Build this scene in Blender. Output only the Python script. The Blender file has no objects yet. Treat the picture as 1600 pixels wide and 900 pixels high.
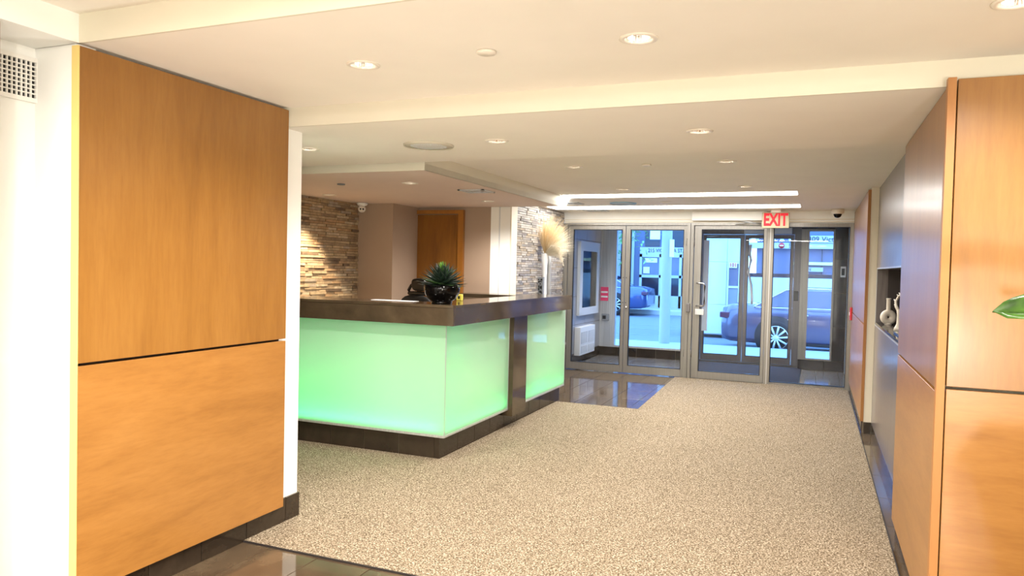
import bpy, bmesh, math, random
from mathutils import Matrix, Vector
random.seed(7)
PI = math.pi
SC = bpy.context.scene
COL = SC.collection

# ------------------------------------------------------------------ camera
FPX, YAW, PITCH, ROLL = 1160.07, 0.387698, 0.0286696, 0.0232717
fw = Vector((-math.sin(YAW)*math.cos(PITCH), math.cos(YAW)*math.cos(PITCH), -math.sin(PITCH)))
r0 = Vector((math.cos(YAW), math.sin(YAW), 0)); u0 = r0.cross(fw)
rt = math.cos(ROLL)*r0 + math.sin(ROLL)*u0
up = math.cos(ROLL)*u0 - math.sin(ROLL)*r0
cd = bpy.data.cameras.new('camera'); cam = bpy.data.objects.new('camera', cd); COL.objects.link(cam)
m = Matrix.Identity(4)
for i in range(3):
    m[i][0] = rt[i]; m[i][1] = up[i]; m[i][2] = -fw[i]
m.translation = Vector((0, 0, 1.5)); cam.matrix_world = m
cd.sensor_width = 36; cd.lens = 36*FPX/1600; cd.clip_start = .05; cd.clip_end = 300
SC.camera = cam

# ------------------------------------------------------------------ world, exposure, large lights
SC.view_settings.view_transform = 'Standard'; SC.view_settings.look = 'None'
SC.view_settings.gamma = 1; SC.view_settings.use_curve_mapping = False
SC.view_settings.exposure = 1.3
def lin(r, g, b):
    f = lambda c: (c/255/12.92) if c/255 <= .04045 else ((c/255+.055)/1.055)**2.4
    return (f(r), f(g), f(b), 1)
W = bpy.data.worlds.new('sky'); SC.world = W; W.use_nodes = True
bgn = W.node_tree.nodes['Background']; bgn.inputs[0].default_value = (.19, .47, 1.0, 1); bgn.inputs[1].default_value = 3.7
def area(name, loc, rot, sx, sy, e, col=(1, .93, .84), spread=PI):
    l = bpy.data.lights.new(name, 'AREA'); l.shape = 'RECTANGLE'; l.size = sx; l.size_y = sy
    l.energy = e; l.color = col; l.spread = spread
    o = bpy.data.objects.new(name, l); o.location = loc; o.rotation_euler = rot; COL.objects.link(o); return o
def bulb(name, loc, e, col, size, kind='POINT', rot=(0, 0, 0), ang=160):
    l = bpy.data.lights.new(name, kind); l.energy = e; l.color = col; l.shadow_soft_size = size
    if kind == 'SPOT': l.spot_size = math.radians(ang); l.spot_blend = .6
    o = bpy.data.objects.new(name, l); o.location = loc; o.rotation_euler = rot; COL.objects.link(o); return o
# added point light behind the camera, throws the plant shadow on the right panel
bulb('plant_shadow_light', (1.08, -1.6, .85), 130, (1, .93, .82), .12)
# added upward spot standing in for the downlight beam bounced by the polished tiles
bulb('tile_bounce_fill', (-1.75, 2.62, .04), 26, (1, .97, .92), .15, 'SPOT', (PI, 0, 0), 125)
# added overhead area lights, out of view, that brighten the near lobby
area('rear_fill_light', (-.8, -1.6, 2.42), (0, 0, 0), 2.2, .6, 110, (1, .95, .9))
area('front_fill_light', (-1.2, .45, 2.42), (0, 0, 0), 2.2, .5, 100, (1, .95, .9))

# ------------------------------------------------------------------ materials
MATS = {}
def nm(name):
    m = bpy.data.materials.new(name); m.use_nodes = True; MATS[name] = m
    nt = m.node_tree; return m, nt, nt.nodes['Principled BSDF']
def mat(name, rgb, rough=.5, metal=0, spec=None, coat=0, emit=None, es=0, trans=0):
    m, nt, b = nm(name)
    b.inputs['Base Color'].default_value = lin(*rgb); b.inputs['Roughness'].default_value = rough
    b.inputs['Metallic'].default_value = metal
    if spec is not None: b.inputs['Specular IOR Level'].default_value = spec
    b.inputs['Coat Weight'].default_value = coat; b.inputs['Coat Roughness'].default_value = .06
    if emit: b.inputs['Emission Color'].default_value = lin(*emit); b.inputs['Emission Strength'].default_value = es
    b.inputs['Transmission Weight'].default_value = trans
    return m
def tex(nt, scale=(1, 1, 1), kind='Object', rot=(0, 0, 0)):
    c = nt.nodes.new('ShaderNodeTexCoord'); mp = nt.nodes.new('ShaderNodeMapping')
    mp.inputs['Scale'].default_value = scale; mp.inputs['Rotation'].default_value = rot
    nt.links.new(c.outputs[kind], mp.inputs[0]); return mp.outputs[0]
def noise(nt, vec, s, det=4, rough=.5, dist=0):
    n = nt.nodes.new('ShaderNodeTexNoise'); n.inputs['Scale'].default_value = s; n.inputs['Detail'].default_value = det
    n.inputs['Roughness'].default_value = rough; n.inputs['Distortion'].default_value = dist
    nt.links.new(vec, n.inputs['Vector']); return n.outputs[0]
def ramp(nt, fac, stops):
    r = nt.nodes.new('ShaderNodeValToRGB'); e = r.color_ramp.elements
    while len(e) < len(stops): e.new(.5)
    for k, (p, c) in enumerate(stops): e[k].position = p; e[k].color = lin(*c)
    nt.links.new(fac, r.inputs[0]); return r.outputs[0]
def bump(nt, b, h, strength=.2, dist=.002):
    n = nt.nodes.new('ShaderNodeBump'); n.inputs['Strength'].default_value = strength; n.inputs['Distance'].default_value = dist
    nt.links.new(h, n.inputs['Height']); nt.links.new(n.outputs[0], b.inputs['Normal'])
def mix(nt, fac, a, b_, mode='MIX'):
    n = nt.nodes.new('ShaderNodeMix'); n.data_type = 'RGBA'; n.blend_type = mode
    if isinstance(fac, float): n.inputs[0].default_value = fac
    else: nt.links.new(fac, n.inputs[0])
    for s, v in ((6, a), (7, b_)):
        if isinstance(v, tuple): n.inputs[s].default_value = v
        else: nt.links.new(v, n.inputs[s])
    return n.outputs[2]
def paint(name, rgb, rough=.6):
    m, nt, b = nm(name); v = tex(nt)
    c = ramp(nt, noise(nt, v, 3, 3), [(.3, tuple(int(x*.985) for x in rgb)), (.7, rgb)])
    nt.links.new(c, b.inputs['Base Color']); b.inputs['Roughness'].default_value = rough
    bump(nt, b, noise(nt, v, 180, 2), .08, .001); return m
paint('white_paint', (243, 243, 238), .55)
paint('ceiling_paint', (236, 230, 218), .7)
paint('soffit_paint', (226, 208, 194), .7)
paint('fascia_paint', (216, 211, 192), .65)
paint('taupe_paint', (168, 146, 126), .6)
paint('cream_paint', (228, 220, 200), .6)
def maple(name, grain_scale, rot=(0, 0, 0), c=((128, 85, 33), (141, 96, 39), (150, 105, 47)), coat=.35, rough=.38):
    m, nt, b = nm(name); v = tex(nt, grain_scale, rot=rot)
    n1 = noise(nt, v, 2.2, 6, .6, .6); n2 = noise(nt, v, 16, 3, .7)
    c1 = ramp(nt, n1, [(.25, c[0]), (.5, c[1]), (.78, c[2])])
    c2 = ramp(nt, n2, [(.3, (232, 224, 214)), (.6, (255, 255, 255))])
    nt.links.new(mix(nt, .55, c1, c2, 'MULTIPLY'), b.inputs['Base Color'])
    b.inputs['Roughness'].default_value = rough; b.inputs['Coat Weight'].default_value = coat; b.inputs['Coat Roughness'].default_value = .22
    bump(nt, b, n2, .05, .0008); return m
maple('maple_vertical', (3.2, 3.2, .35))
maple('maple_horizontal', (.55, .55, 3.6), c=((142, 95, 41), (156, 107, 49), (166, 117, 58)))
maple('maple_door', (3, 3, .4), c=((112, 66, 12), (134, 84, 20), (148, 98, 30)), coat=.1)
maple('maple_frame', (3, 3, .4), c=((142, 88, 26), (160, 104, 36), (172, 116, 48)), coat=.1)
mat('maple_edge', (160, 108, 54), .5)
mat('maple_edge_pale', (222, 196, 120), .5)
def laminate():
    m, nt, b = nm('grey_laminate'); v = tex(nt, (12, 12, .5)); n = noise(nt, v, 6, 4, .6)
    nt.links.new(ramp(nt, n, [(.3, (92, 84, 82)), (.7, (122, 112, 108))]), b.inputs['Base Color'])
    b.inputs['Roughness'].default_value = .28; b.inputs['Coat Weight'].default_value = .4; b.inputs['Coat Roughness'].default_value = .2
laminate()
def stone_tile(name, c, rough=.14, scale=2.5, bumpy=.03):
    m, nt, b = nm(name); v = tex(nt, (1, 1, 1))
    oi = nt.nodes.new('ShaderNodeObjectInfo'); ad = nt.nodes.new('ShaderNodeVectorMath'); ad.operation = 'ADD'
    cx = nt.nodes.new('ShaderNodeCombineXYZ'); ml = nt.nodes.new('ShaderNodeMath'); ml.operation = 'MULTIPLY'; ml.inputs[1].default_value = 37
    nt.links.new(oi.outputs['Random'], ml.inputs[0]); nt.links.new(ml.outputs[0], cx.inputs[0])
    nt.links.new(v, ad.inputs[0]); nt.links.new(cx.outputs[0], ad.inputs[1])
    n = noise(nt, ad.outputs[0], scale, 7, .62, .4)
    nt.links.new(ramp(nt, n, [(.28, c[0]), (.55, c[1]), (.8, c[2])]), b.inputs['Base Color'])
    b.inputs['Roughness'].default_value = rough
    bump(nt, b, noise(nt, v, 12, 4), bumpy, .002); return m
stone_tile('floor_tile', ((62, 50, 38), (82, 68, 52), (104, 89, 69)), .07, 3.5, .02)
stone_tile('vestibule_tile', ((104, 98, 92), (124, 117, 110), (142, 135, 128)), .12, 3)  # paler than the lobby tile to put the vestibule floor's sheen into the colour
stone_tile('base_tile', ((36, 29, 22), (50, 41, 32), (66, 55, 44)), .12, 3.5)
stone_tile('counter_stone', ((52, 42, 31), (70, 58, 43), (88, 74, 56)), .10, 4)
stone_tile('pier_tile', ((36, 33, 33), (50, 46, 46), (62, 58, 58)), .2, 3)
mat('grout', (150, 136, 116), .9); mat('dark_grout', (128, 115, 98), .9)
def carpet():
    m, nt, b = nm('carpet'); v = tex(nt)
    n = noise(nt, v, 112, 3, .7); w = nt.nodes.new('ShaderNodeTexVoronoi'); w.inputs['Scale'].default_value = 110
    nt.links.new(v, w.inputs['Vector']); big = noise(nt, v, 1.2, 3)
    c = ramp(nt, n, [(.38, (92, 78, 60)), (.5, (152, 138, 116)), (.62, (216, 204, 184))])
    c2 = ramp(nt, w.outputs['Distance'], [(0, (255, 255, 255)), (.8, (150, 138, 120))])
    c = mix(nt, .8, c, c2, 'MULTIPLY'); c = mix(nt, .25, c, ramp(nt, big, [(.3, (225, 222, 216)), (.7, (255, 255, 255))]), 'MULTIPLY')
    nt.links.new(c, b.inputs['Base Color']); b.inputs['Roughness'].default_value = .95; b.inputs['Specular IOR Level'].default_value = .15
    bump(nt, b, w.outputs['Distance'], .6, .004)
carpet()
def steel(name, rgb, rough=.32):
    m, nt, b = nm(name); v = tex(nt, (1, 1, .02)); n = noise(nt, v, 90, 2)
    nt.links.new(ramp(nt, n, [(.3, tuple(int(x*.9) for x in rgb)), (.7, rgb)]), b.inputs['Base Color'])
    b.inputs['Metallic'].default_value = .55; b.inputs['Roughness'].default_value = rough
steel('aluminium', (142, 138, 132)); steel('aluminium_dark', (112, 108, 108)); steel('aluminium_pale', (205, 206, 205), .35)
mat('chrome', (225, 225, 225), .12, 1); mat('reflector', (235, 232, 228), .18, 1)
mat('black_gasket', (22, 22, 22), .6)
mat('white_plastic', (236, 234, 228), .4); mat('cream_plastic', (222, 214, 200), .4)
mat('black_gloss', (4, 4, 5), .08, spec=.25); mat('black_fabric', (14, 14, 15), .75); mat('black_plastic', (16, 16, 18), .3)
mat('ceramic_white', (226, 218, 205), .5); mat('ceramic_bright', (240, 240, 240), .3); mat('vase_grey', (150, 150, 148), .35)
mat('red_plastic', (190, 24, 34), .35); mat('sign_red', (200, 6, 30), .7)
mat('sign_face', (158, 146, 118), .7)
mat('yellow_plastic', (236, 220, 90), .45); mat('paper_white', (236, 236, 236), .6); mat('pink_sign', (232, 60, 110), .5)
mat('lamp_lens', (255, 246, 230), .5, emit=(255, 244, 224), es=6)
mat('led_lens', (255, 255, 252), .5, emit=(255, 253, 248), es=5)
mat('dark_brown', (30, 22, 18), .7); mat('niche_dark', (46, 34, 28), .35)  # first is a plain dark brown for backings, soil and carpet binding
mat('reflector_dark', (140, 130, 120), .3, 1); mat('speaker_mesh', (196, 190, 172), .7); mat('pale_blue_disc', (150, 186, 214), .5)
mat('light_grey', (205, 208, 210), .5); mat('mid_grey', (128, 132, 138), .5)
mat('wall_panel_grey', (150, 152, 160), .35)
def glass(name, tint=(1, 1, 1, 1), ior=1.45):
    m = bpy.data.materials.new(name); m.use_nodes = True; MATS[name] = m; nt = m.node_tree; nt.nodes.clear()
    o = nt.nodes.new('ShaderNodeOutputMaterial'); t = nt.nodes.new('ShaderNodeBsdfTransparent'); g = nt.nodes.new('ShaderNodeBsdfGlossy')
    f = nt.nodes.new('ShaderNodeFresnel'); f.inputs[0].default_value = ior; mx = nt.nodes.new('ShaderNodeMixShader')
    t.inputs[0].default_value = tint; g.inputs['Roughness'].default_value = .01
    nt.links.new(f.outputs[0], mx.inputs[0]); nt.links.new(t.outputs[0], mx.inputs[1]); nt.links.new(g.outputs[0], mx.inputs[2]); nt.links.new(mx.outputs[0], o.inputs[0])
glass('glass', (.97, .985, 1, 1), 1.25)
def frosted():
    m = bpy.data.materials.new('frosted_glass'); m.use_nodes = True; MATS['frosted_glass'] = m; nt = m.node_tree; nt.nodes.clear()
    o = nt.nodes.new('ShaderNodeOutputMaterial'); t = nt.nodes.new('ShaderNodeBsdfTranslucent'); d = nt.nodes.new('ShaderNodeBsdfDiffuse')
    t.inputs[0].default_value = (.85, 1, .88, 1); d.inputs[0].default_value = (.40, .52, .41, 1)
    a = nt.nodes.new('ShaderNodeMixShader'); a.inputs[0].default_value = .45
    nt.links.new(t.outputs[0], a.inputs[1]); nt.links.new(d.outputs[0], a.inputs[2])
    g = nt.nodes.new('ShaderNodeBsdfGlossy'); g.inputs['Roughness'].default_value = .03
    f = nt.nodes.new('ShaderNodeFresnel'); f.inputs[0].default_value = 1.5; mx = nt.nodes.new('ShaderNodeMixShader')
    nt.links.new(f.outputs[0], mx.inputs[0]); nt.links.new(a.outputs[0], mx.inputs[1]); nt.links.new(g.outputs[0], mx.inputs[2]); nt.links.new(mx.outputs[0], o.inputs[0])
frosted()
STONES = [(182, 158, 124), (170, 146, 112), (156, 133, 104), (190, 170, 140), (142, 120, 95), (168, 152, 132), (172, 140, 104), (112, 92, 72)]
for k, c in enumerate(STONES): stone_tile('ledge_stone_%d' % k, (tuple(int(x*.78) for x in c), c, tuple(min(255, int(x*1.12)) for x in c)), .6, 14, .3)
COOL = [(166, 158, 150), (148, 143, 140), (180, 173, 165), (172, 157, 138), (138, 134, 132), (188, 182, 174), (156, 147, 136), (128, 121, 118)]
for k, c in enumerate(COOL): stone_tile('cool_stone_%d' % k, (tuple(int(x*.78) for x in c), c, tuple(min(255, int(x*1.12)) for x in c)), .45, 14, .3)
# outside
mat('asphalt', (112, 116, 124), .85); mat('concrete', (164, 166, 166), .85); mat('kerb', (200, 198, 192), .8)
mat('facade_blue_grey', (96, 100, 124), .6); mat('facade_pale', (184, 186, 184), .6); mat('facade_dark', (48, 50, 62), .5)
mat('cladding_pale', (196, 198, 196), .4); mat('dark_window', (30, 34, 48), .12); mat('mid_window', (96, 100, 118), .15)
mat('bar_yellow', (220, 206, 150), .5); mat('ink', (34, 38, 48), .6); mat('bark', (90, 80, 70), .9); mat('foliage_out', (120, 160, 96), .7)
mat('car_blue', (72, 70, 96), .22, .3, coat=.8); mat('car_glass', (60, 64, 84), .06, spec=.7); mat('tyre', (26, 26, 28), .8); mat('rim', (215, 216, 214), .3, .4)
mat('car_blue_far', (54, 74, 120), .22, .3, coat=.8); mat('tail_red', (80, 34, 60), .3); mat('mat_fabric', (70, 66, 70), .9)
mat('leaf_dark', (22, 38, 26), .4); mat('leaf_bright', (96, 150, 48), .4); mat('leaf_mid', (40, 66, 30), .4); mat('grass_dry', (222, 196, 150), .8); mat('grass_pale', (236, 226, 204), .8)
def bigleaf():
    m, nt, b = nm('leaf_glossy'); v = tex(nt); n = noise(nt, v, 22, 3)
    nt.links.new(ramp(nt, n, [(.3, (30, 62, 16)), (.7, (74, 116, 34))]), b.inputs['Base Color']); b.inputs['Roughness'].default_value = .22; b.inputs['Coat Weight'].default_value = .3
bigleaf()

# ------------------------------------------------------------------ helpers
def setp(o, label=None, cat=None, group=None, kind=None):
    if label: o['label'] = label
    if cat: o['category'] = cat
    if group: o['group'] = group
    if kind: o['kind'] = kind
    return o
class B:
    """collects shapes (world coordinates), then becomes ONE mesh object"""
    def __init__(s): s.bm = bmesh.new()
    def box(s, x0, x1, y0, y1, z0, z1, bev=0):
        t = bmesh.new(); bmesh.ops.create_cube(t, size=1)
        bmesh.ops.scale(t, vec=(x1-x0, y1-y0, z1-z0), verts=t.verts); bmesh.ops.translate(t, vec=((x0+x1)/2, (y0+y1)/2, (z0+z1)/2), verts=t.verts)
        if bev: bmesh.ops.bevel(t, geom=t.edges, offset=bev, segments=1 if bev < .002 else 2, affect='EDGES', profile=.5)
        return s.join(t)
    def join(s, t, M=None):
        if M is not None: bmesh.ops.transform(t, matrix=M, verts=t.verts)
        me = bpy.data.meshes.new('t'); t.to_mesh(me); t.free(); s.bm.from_mesh(me); bpy.data.meshes.remove(me); return s
    def tube(s, pts, r, n=10, r1=None, caps=True):
        t = bmesh.new(); rings = []
        pts = [Vector(p) for p in pts]; N = len(pts)
        for i, p in enumerate(pts):
            d = (pts[min(i+1, N-1)] - pts[max(i-1, 0)]).normalized()
            a = d.cross(Vector((0, 0, 1))); a = a.normalized() if a.length > .05 else Vector((1, 0, 0)); b = d.cross(a).normalized()
            rr = r if r1 is None else r+(r1-r)*i/(N-1)
            rings.append([t.verts.new(p + rr*(math.cos(2*PI*k/n)*a + math.sin(2*PI*k/n)*b)) for k in range(n)])
        for i in range(N-1):
            for k in range(n): t.faces.new((rings[i][k], rings[i][(k+1) % n], rings[i+1][(k+1) % n], rings[i+1][k]))
        if caps: t.faces.new(rings[0][::-1]); t.faces.new(rings[-1])
        for f in t.faces: f.smooth = True
        return s.join(t)
    def lathe(s, prof, c=(0, 0, 0), n=32, M=None, smooth=True):
        t = bmesh.new(); rings = []
        for (r, z) in prof:
            rings.append([t.verts.new((r*math.cos(2*PI*k/n), r*math.sin(2*PI*k/n), z)) for k in range(n)] if r > 1e-6 else [t.verts.new((0, 0, z))])
        for a, b in zip(rings, rings[1:]):
            for k in range(n):
                k2 = (k+1) % n
                if len(a) == 1 and len(b) == 1: continue
                if len(a) == 1: t.faces.new((a[0], b[k2], b[k]))
                elif len(b) == 1: t.faces.new((a[k], a[k2], b[0]))
                else: t.faces.new((a[k], a[k2], b[k2], b[k]))
        for f in t.faces: f.smooth = smooth
        bmesh.ops.recalc_face_normals(t, faces=t.faces)
        MM = Matrix.Translation(c) @ (M if M is not None else Matrix.Identity(4))
        return s.join(t, MM)
    def prism(s, pts, z0, z1):
        t = bmesh.new(); lo = [t.verts.new((x, y, z0)) for x, y in pts]; hi = [t.verts.new((x, y, z1)) for x, y in pts]
        n = len(pts); t.faces.new(lo[::-1]); t.faces.new(hi)
        for k in range(n): t.faces.new((lo[k], lo[(k+1) % n], hi[(k+1) % n], hi[k]))
        bmesh.ops.recalc_face_normals(t, faces=t.faces)
        return s.join(t)
    def prism_m(s, pts, z0, z1, M):
        t = bmesh.new(); lo = [t.verts.new((x, y, z0)) for x, y in pts]; hi = [t.verts.new((x, y, z1)) for x, y in pts]
        n = len(pts); t.faces.new(lo[::-1]); t.faces.new(hi)
        for k in range(n): t.faces.new((lo[k], lo[(k+1) % n], hi[(k+1) % n], hi[k]))
        bmesh.ops.recalc_face_normals(t, faces=t.faces); return s.join(t, M)
    def out(s, name, material, parent=None):
        me = bpy.data.meshes.new(name); bm = s.bm
        if parent is not None: off = world_loc(parent)
        else:
            xs = [v.co.x for v in bm.verts]; ys = [v.co.y for v in bm.verts]; zs = [v.co.z for v in bm.verts]
            off = Vector(((min(xs)+max(xs))/2, (min(ys)+max(ys))/2, min(zs)))
        bmesh.ops.translate(bm, vec=-off, verts=bm.verts); bm.to_mesh(me); bm.free()
        me.materials.append(MATS[material]); o = bpy.data.objects.new(name, me); COL.objects.link(o)
        if parent is not None: o.parent = parent
        else: o.location = off
        return o
WL = {}
def world_loc(o):
    v = Vector(o.location)
    while o.parent: o = o.parent; v += Vector(o.location)
    return v
def thing(name, loc, label=None, cat=None, group=None, kind=None):
    o = bpy.data.objects.new(name, None); o.empty_display_size = .1; o.location = loc; COL.objects.link(o)
    return setp(o, label, cat, group, kind)
def struct(name, b, material): return setp(b.out(name, material), kind='structure')
def bx(*a, bev=0): return B().box(*a, bev=bev)
def copy_tree(o, parent=None):
    c = o.copy(); COL.objects.link(c); c.parent = parent
    for ch in list(o.children): copy_tree(ch, c)
    return c
def text(name, s, loc, h, material, parent, rotz=0, depth=.004, sx=1, bold=0, align='CENTER'):
    cu = bpy.data.curves.new(name, 'FONT'); cu.body = s; cu.size = h*1.38; cu.extrude = depth/2; cu.offset = bold*h
    cu.align_x = align; cu.align_y = 'CENTER'; cu.resolution_u = 3
    o = bpy.data.objects.new('tmp', cu); me = bpy.data.meshes.new_from_object(o); bpy.data.objects.remove(o); bpy.data.curves.remove(cu)
    me.name = name; me.transform(Matrix.Rotation(rotz, 4, 'Z') @ Matrix.Rotation(PI/2, 4, 'X') @ Matrix.Diagonal((sx, 1, 1, 1)))
    me.transform(Matrix.Translation(Vector(loc) - (world_loc(parent) if parent else Vector())))
    me.materials.clear(); me.materials.append(MATS[material]); o = bpy.data.objects.new(name, me); COL.objects.link(o)
    if parent: o.parent = parent
    return o
_tiles = {}
def piece(parent, name, material, cx, cy, cz, sx, sy, sz, bev=.0015):
    key = (name, material, round(sx, 3), round(sy, 3), round(sz, 3))
    if key not in _tiles:
        t = B().box(-sx/2, sx/2, -sy/2, sy/2, -sz/2, sz/2, bev=0)
        bmesh.ops.bevel(t.bm, geom=[e for e in t.bm.edges], offset=bev, segments=1, affect='EDGES')
        me = bpy.data.meshes.new(name); t.bm.to_mesh(me); t.bm.free(); me.materials.append(MATS[material]); _tiles[key] = me
    o = bpy.data.objects.new(name, _tiles[key]); COL.objects.link(o); o.parent = parent
    o.location = Vector((cx, cy, cz)) - world_loc(parent); return o

H0, H1, H2, H3, HB = 2.47, 2.355, 2.25, 2.32, 2.195
YS = 10.52      # inner storefront plane
# ------------------------------------------------------------------ floor
floor = struct('floor', bx(-5.6, 3.0, -4.2, 12.9, -.12, -.008), 'grout')
def tiles(x0, x1, y0, y1, ox, oy, g=.004, mt='floor_tile'):
    px, py = .312, .612
    i0 = math.floor((x0-ox)/px); i1 = math.ceil((x1-ox)/px); j0 = math.floor((y0-oy)/py); j1 = math.ceil((y1-oy)/py)
    for i in range(i0, i1):
        for j in range(j0, j1):
            a = max(x0, ox+i*px)+g/2; b = min(x1, ox+(i+1)*px)-g/2; c = max(y0, oy+j*py)+g/2; d = min(y1, oy+(j+1)*py)-g/2
            if b-a > .02 and d-c > .02: piece(floor, 'tile', mt, (a+b)/2, (c+d)/2, -.005, b-a, d-c, .01, .001)
tiles(-2.79, -.62, 1.9, 3.13, -2.29, 2.5)
tiles(.40, .60, 3.13, 10.5, .43, 4.94)
tiles(-3.46, -1.72, 7.8, 10.58, -2.45, 7.85)
tiles(-3.46, .44, 10.60, 12.62, -2.45, 10.60, mt='vestibule_tile')
setp(bx(-5.5, 2.9, -4.1, 1.89, -.01, 0).out('floor', 'floor_tile'), kind='structure')
setp(bx(-.61, 2.9, 1.89, 3.13, -.01, 0).out('floor', 'floor_tile'), kind='structure')
c = B().prism([(-2.795, 3.10), (.43, 3.10), (.43, YS-.05), (-1.78, YS-.05), (-1.715, 7.84), (-2.635, 7.84), (-2.635, 5.05), (-5.0, 5.05), (-5.0, 3.56), (-2.795, 3.56)], -.006, .01)
c = c.out('carpet', 'carpet'); setp(c, 'beige and brown speckled loop carpet covering the lobby floor up to the glass doors', 'carpet')
eb = B().box(-2.795, .43, 3.092, 3.10, -.006, .009).box(.43, .437, 3.10, YS-.06, -.006, .009)
eb.out('edge_binding', 'dark_brown', c)

# ------------------------------------------------------------------ walls
wl = struct('wall_left', bx(-3.25, -2.79, 2.2, 3.55, -.008, H1), 'white_paint')
struct('wall_left', bx(-3.25, -3.02, 1.45, 2.2, -.008, 2.36), 'white_paint')
struct('wall_left', bx(-3.25, -2.79, -4.0, 1.45, -.008, H0), 'white_paint')
struct('wall_left', bx(-3.02, -2.775, 2.115, 2.2, -.008, H1), 'white_paint')
struct('wall_left', bx(-5.4, -3.25, 3.2, 3.5, -.008, 2.3), 'taupe_paint')
wr = struct('wall_rear', bx(-3.25, 3.0, -4.2, -4.0, -.008, H0), 'white_paint')
struct('wall_right', bx(2.6, 2.8, -4.0, 3.35, -.008, H0), 'white_paint')
wr1 = struct('wall_right', bx(.485, 2.8, 3.39, 4.78, -.008, H0), 'cream_paint')
# reception walls
wst = struct('wall_left', bx(-5.25, -5.02, 3.5, 7.4, -.008, H3), 'dark_brown')
struct('wall_left', bx(-5.25, -4.52, 7.4, 8.2, -.008, H3), 'taupe_paint')
struct('wall_back', B().box(-4.52, -3.55, 8.0, 8.2, -.008, H3), 'taupe_paint')
struct('wall_back', bx(-3.55, -3.447, 7.99, 8.2, -.008, H3), 'white_paint')
struct('wall_back', bx(-3.447, -3.43, 7.995, 8.2, -.008, H3), 'light_grey')
struct('wall_back', bx(-3.43, -3.30, 7.99, 8.16, -.008, H3), 'white_paint')
ws1 = struct('wall_left', bx(-3.75, -3.43, 8.2, 9.20, -.008, H3), 'dark_grout')
ws2 = struct('wall_left', bx(-3.75, -3.49, 9.20, YS-.05, -.008, H3), 'dark_grout')
struct('trim_1', bx(-3.30, -3.285, 7.985, 8.165, -.008, H3), 'cream_paint')
def stones(wall, x, y0, y1, z0, z1, h, lens, kinds, prefix, zbase=0):
    # each ledge stone above the counter is a piece; the hidden courses below are joined
    cnt = 0; z = z0; row = 0
    while z < z1-.004:
        hh = min(h, z1-z); y = y0 - random.random()*.08
        while y < y1-.01:
            L = random.choice(lens); a = max(y, y0); b = min(y+L, y1)
            if b-a > .012:
                d = random.choice((.018, .022, .026, .031)); k = random.choice(kinds)
                Lq = round((b-a)/.01)*.01 or .01
                piece(wall, 'stone', '%s_%d' % (prefix, k), x+d/2-.004, (a+b)/2, z+hh/2, d, Lq-.002, hh-.003, .0012); cnt += 1
            y += L
        z += h; row += 1
    lo = B(); z = zbase
    while z < z0-.01:
        y = y0
        while y < y1:
            L = .2; lo.box(x, x+random.choice((.016, .024)), y+.001, min(y+L, y1)-.001, z+.001, z+h*2-.002); y += L
        z += h*2
    o = lo.out('stone', '%s_1' % prefix, wall); o['kind'] = 'stuff'
    return cnt
n1 = stones(wst, -5.005, 6.28, 7.4, 1.12, HB, .0285, (.12, .16, .2, .24, .28), (0, 1, 2, 3, 4, 5, 6, 0, 1, 3, 6, 2, 7), 'ledge_stone')
n2 = stones(ws1, -3.425, 8.2, 9.2, 1.13, H3, .0285, (.12, .16, .2, .24), (0, 1, 2, 3, 4, 5, 6, 0, 2, 3, 5, 7), 'cool_stone')
n3 = stones(ws2, -3.485, 9.2, YS-.05, 1.13, H3, .0285, (.16, .2, .24, .28), (0, 1, 2, 3, 4, 5, 6, 0, 2, 3, 5, 7), 'cool_stone')
print('STONES', n1, n2, n3)
lo = B().box(-5.02, -5.0, 3.5, 6.28, 0, HB).out('stone', 'ledge_stone_0', wst); lo['kind'] = 'stuff'

# right side of the hall
XR = .53
nz0, nz1, ny0, ny1 = 1.065, 1.555, 4.95, 7.66
wd = struct('wall_right', B().box(XR, .62, 4.78, 7.75, .1, nz0-.022).box(XR, .62, 4.78, 7.75, nz1, H3).box(XR, .62, 4.78, ny0, nz0-.022, nz1).box(XR, .62, ny1, 7.75, nz0-.022, nz1), 'grey_laminate')
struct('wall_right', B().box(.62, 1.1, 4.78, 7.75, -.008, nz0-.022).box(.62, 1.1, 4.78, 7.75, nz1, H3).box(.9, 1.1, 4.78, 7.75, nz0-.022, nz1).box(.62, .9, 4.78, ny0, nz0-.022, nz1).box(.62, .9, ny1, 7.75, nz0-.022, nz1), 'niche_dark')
ns = setp(B().box(XR-.004, .9, ny0+.002, ny1-.002, nz0-.02, nz0, bev=.002).out('niche_shelf', 'black_gloss'), 'glossy dark stone sill lining the recess in the grey panelled right wall', 'shelf')
fr = B().box(XR-.006, XR-.001, ny0-.012, ny1+.012, nz1, nz1+.012).box(XR-.006, XR-.001, ny1, ny1+.012, nz0-.03, nz1).box(XR-.008, XR-.005, ny0-.012, ny1+.012, nz0-.032, nz0-.02)
struct('trim_2', fr, 'aluminium_pale')
wrf = struct('wall_right', bx(.462, 1.1, 7.75, YS+.05, -.008, H3), 'cream_paint')
def wood_wall(label, x0, x1, y0, y1, zs, mats, edge='maple_edge', gap=.012, group=None, seams=None):
    t = thing('wood_panelling', ((x0+x1)/2, (y0+y1)/2, zs[0][0]), label, 'wall panel', group)
    for (a, b), mt in zip(zs, mats):
        bx(x0, x1, y0, y1, a+gap/2, b-gap/2, bev=.0015).out('panel', mt, t)
    return t
t = wood_wall('large maple wall panelling left of the lobby opening, tall panel above a lower one', -2.772, -2.74, 2.10, 3.37, [(.110, 1.062), (1.062, 2.346)], ['maple_horizontal', 'maple_vertical'])
bx(-2.774, -2.738, 2.092, 2.099, .116, 2.34).out('edge_strip', 'maple_edge_pale', t)
bx(-2.788, -2.773, 2.12, 3.35, .13, 2.33).out('backing', 'dark_brown', t)
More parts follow.
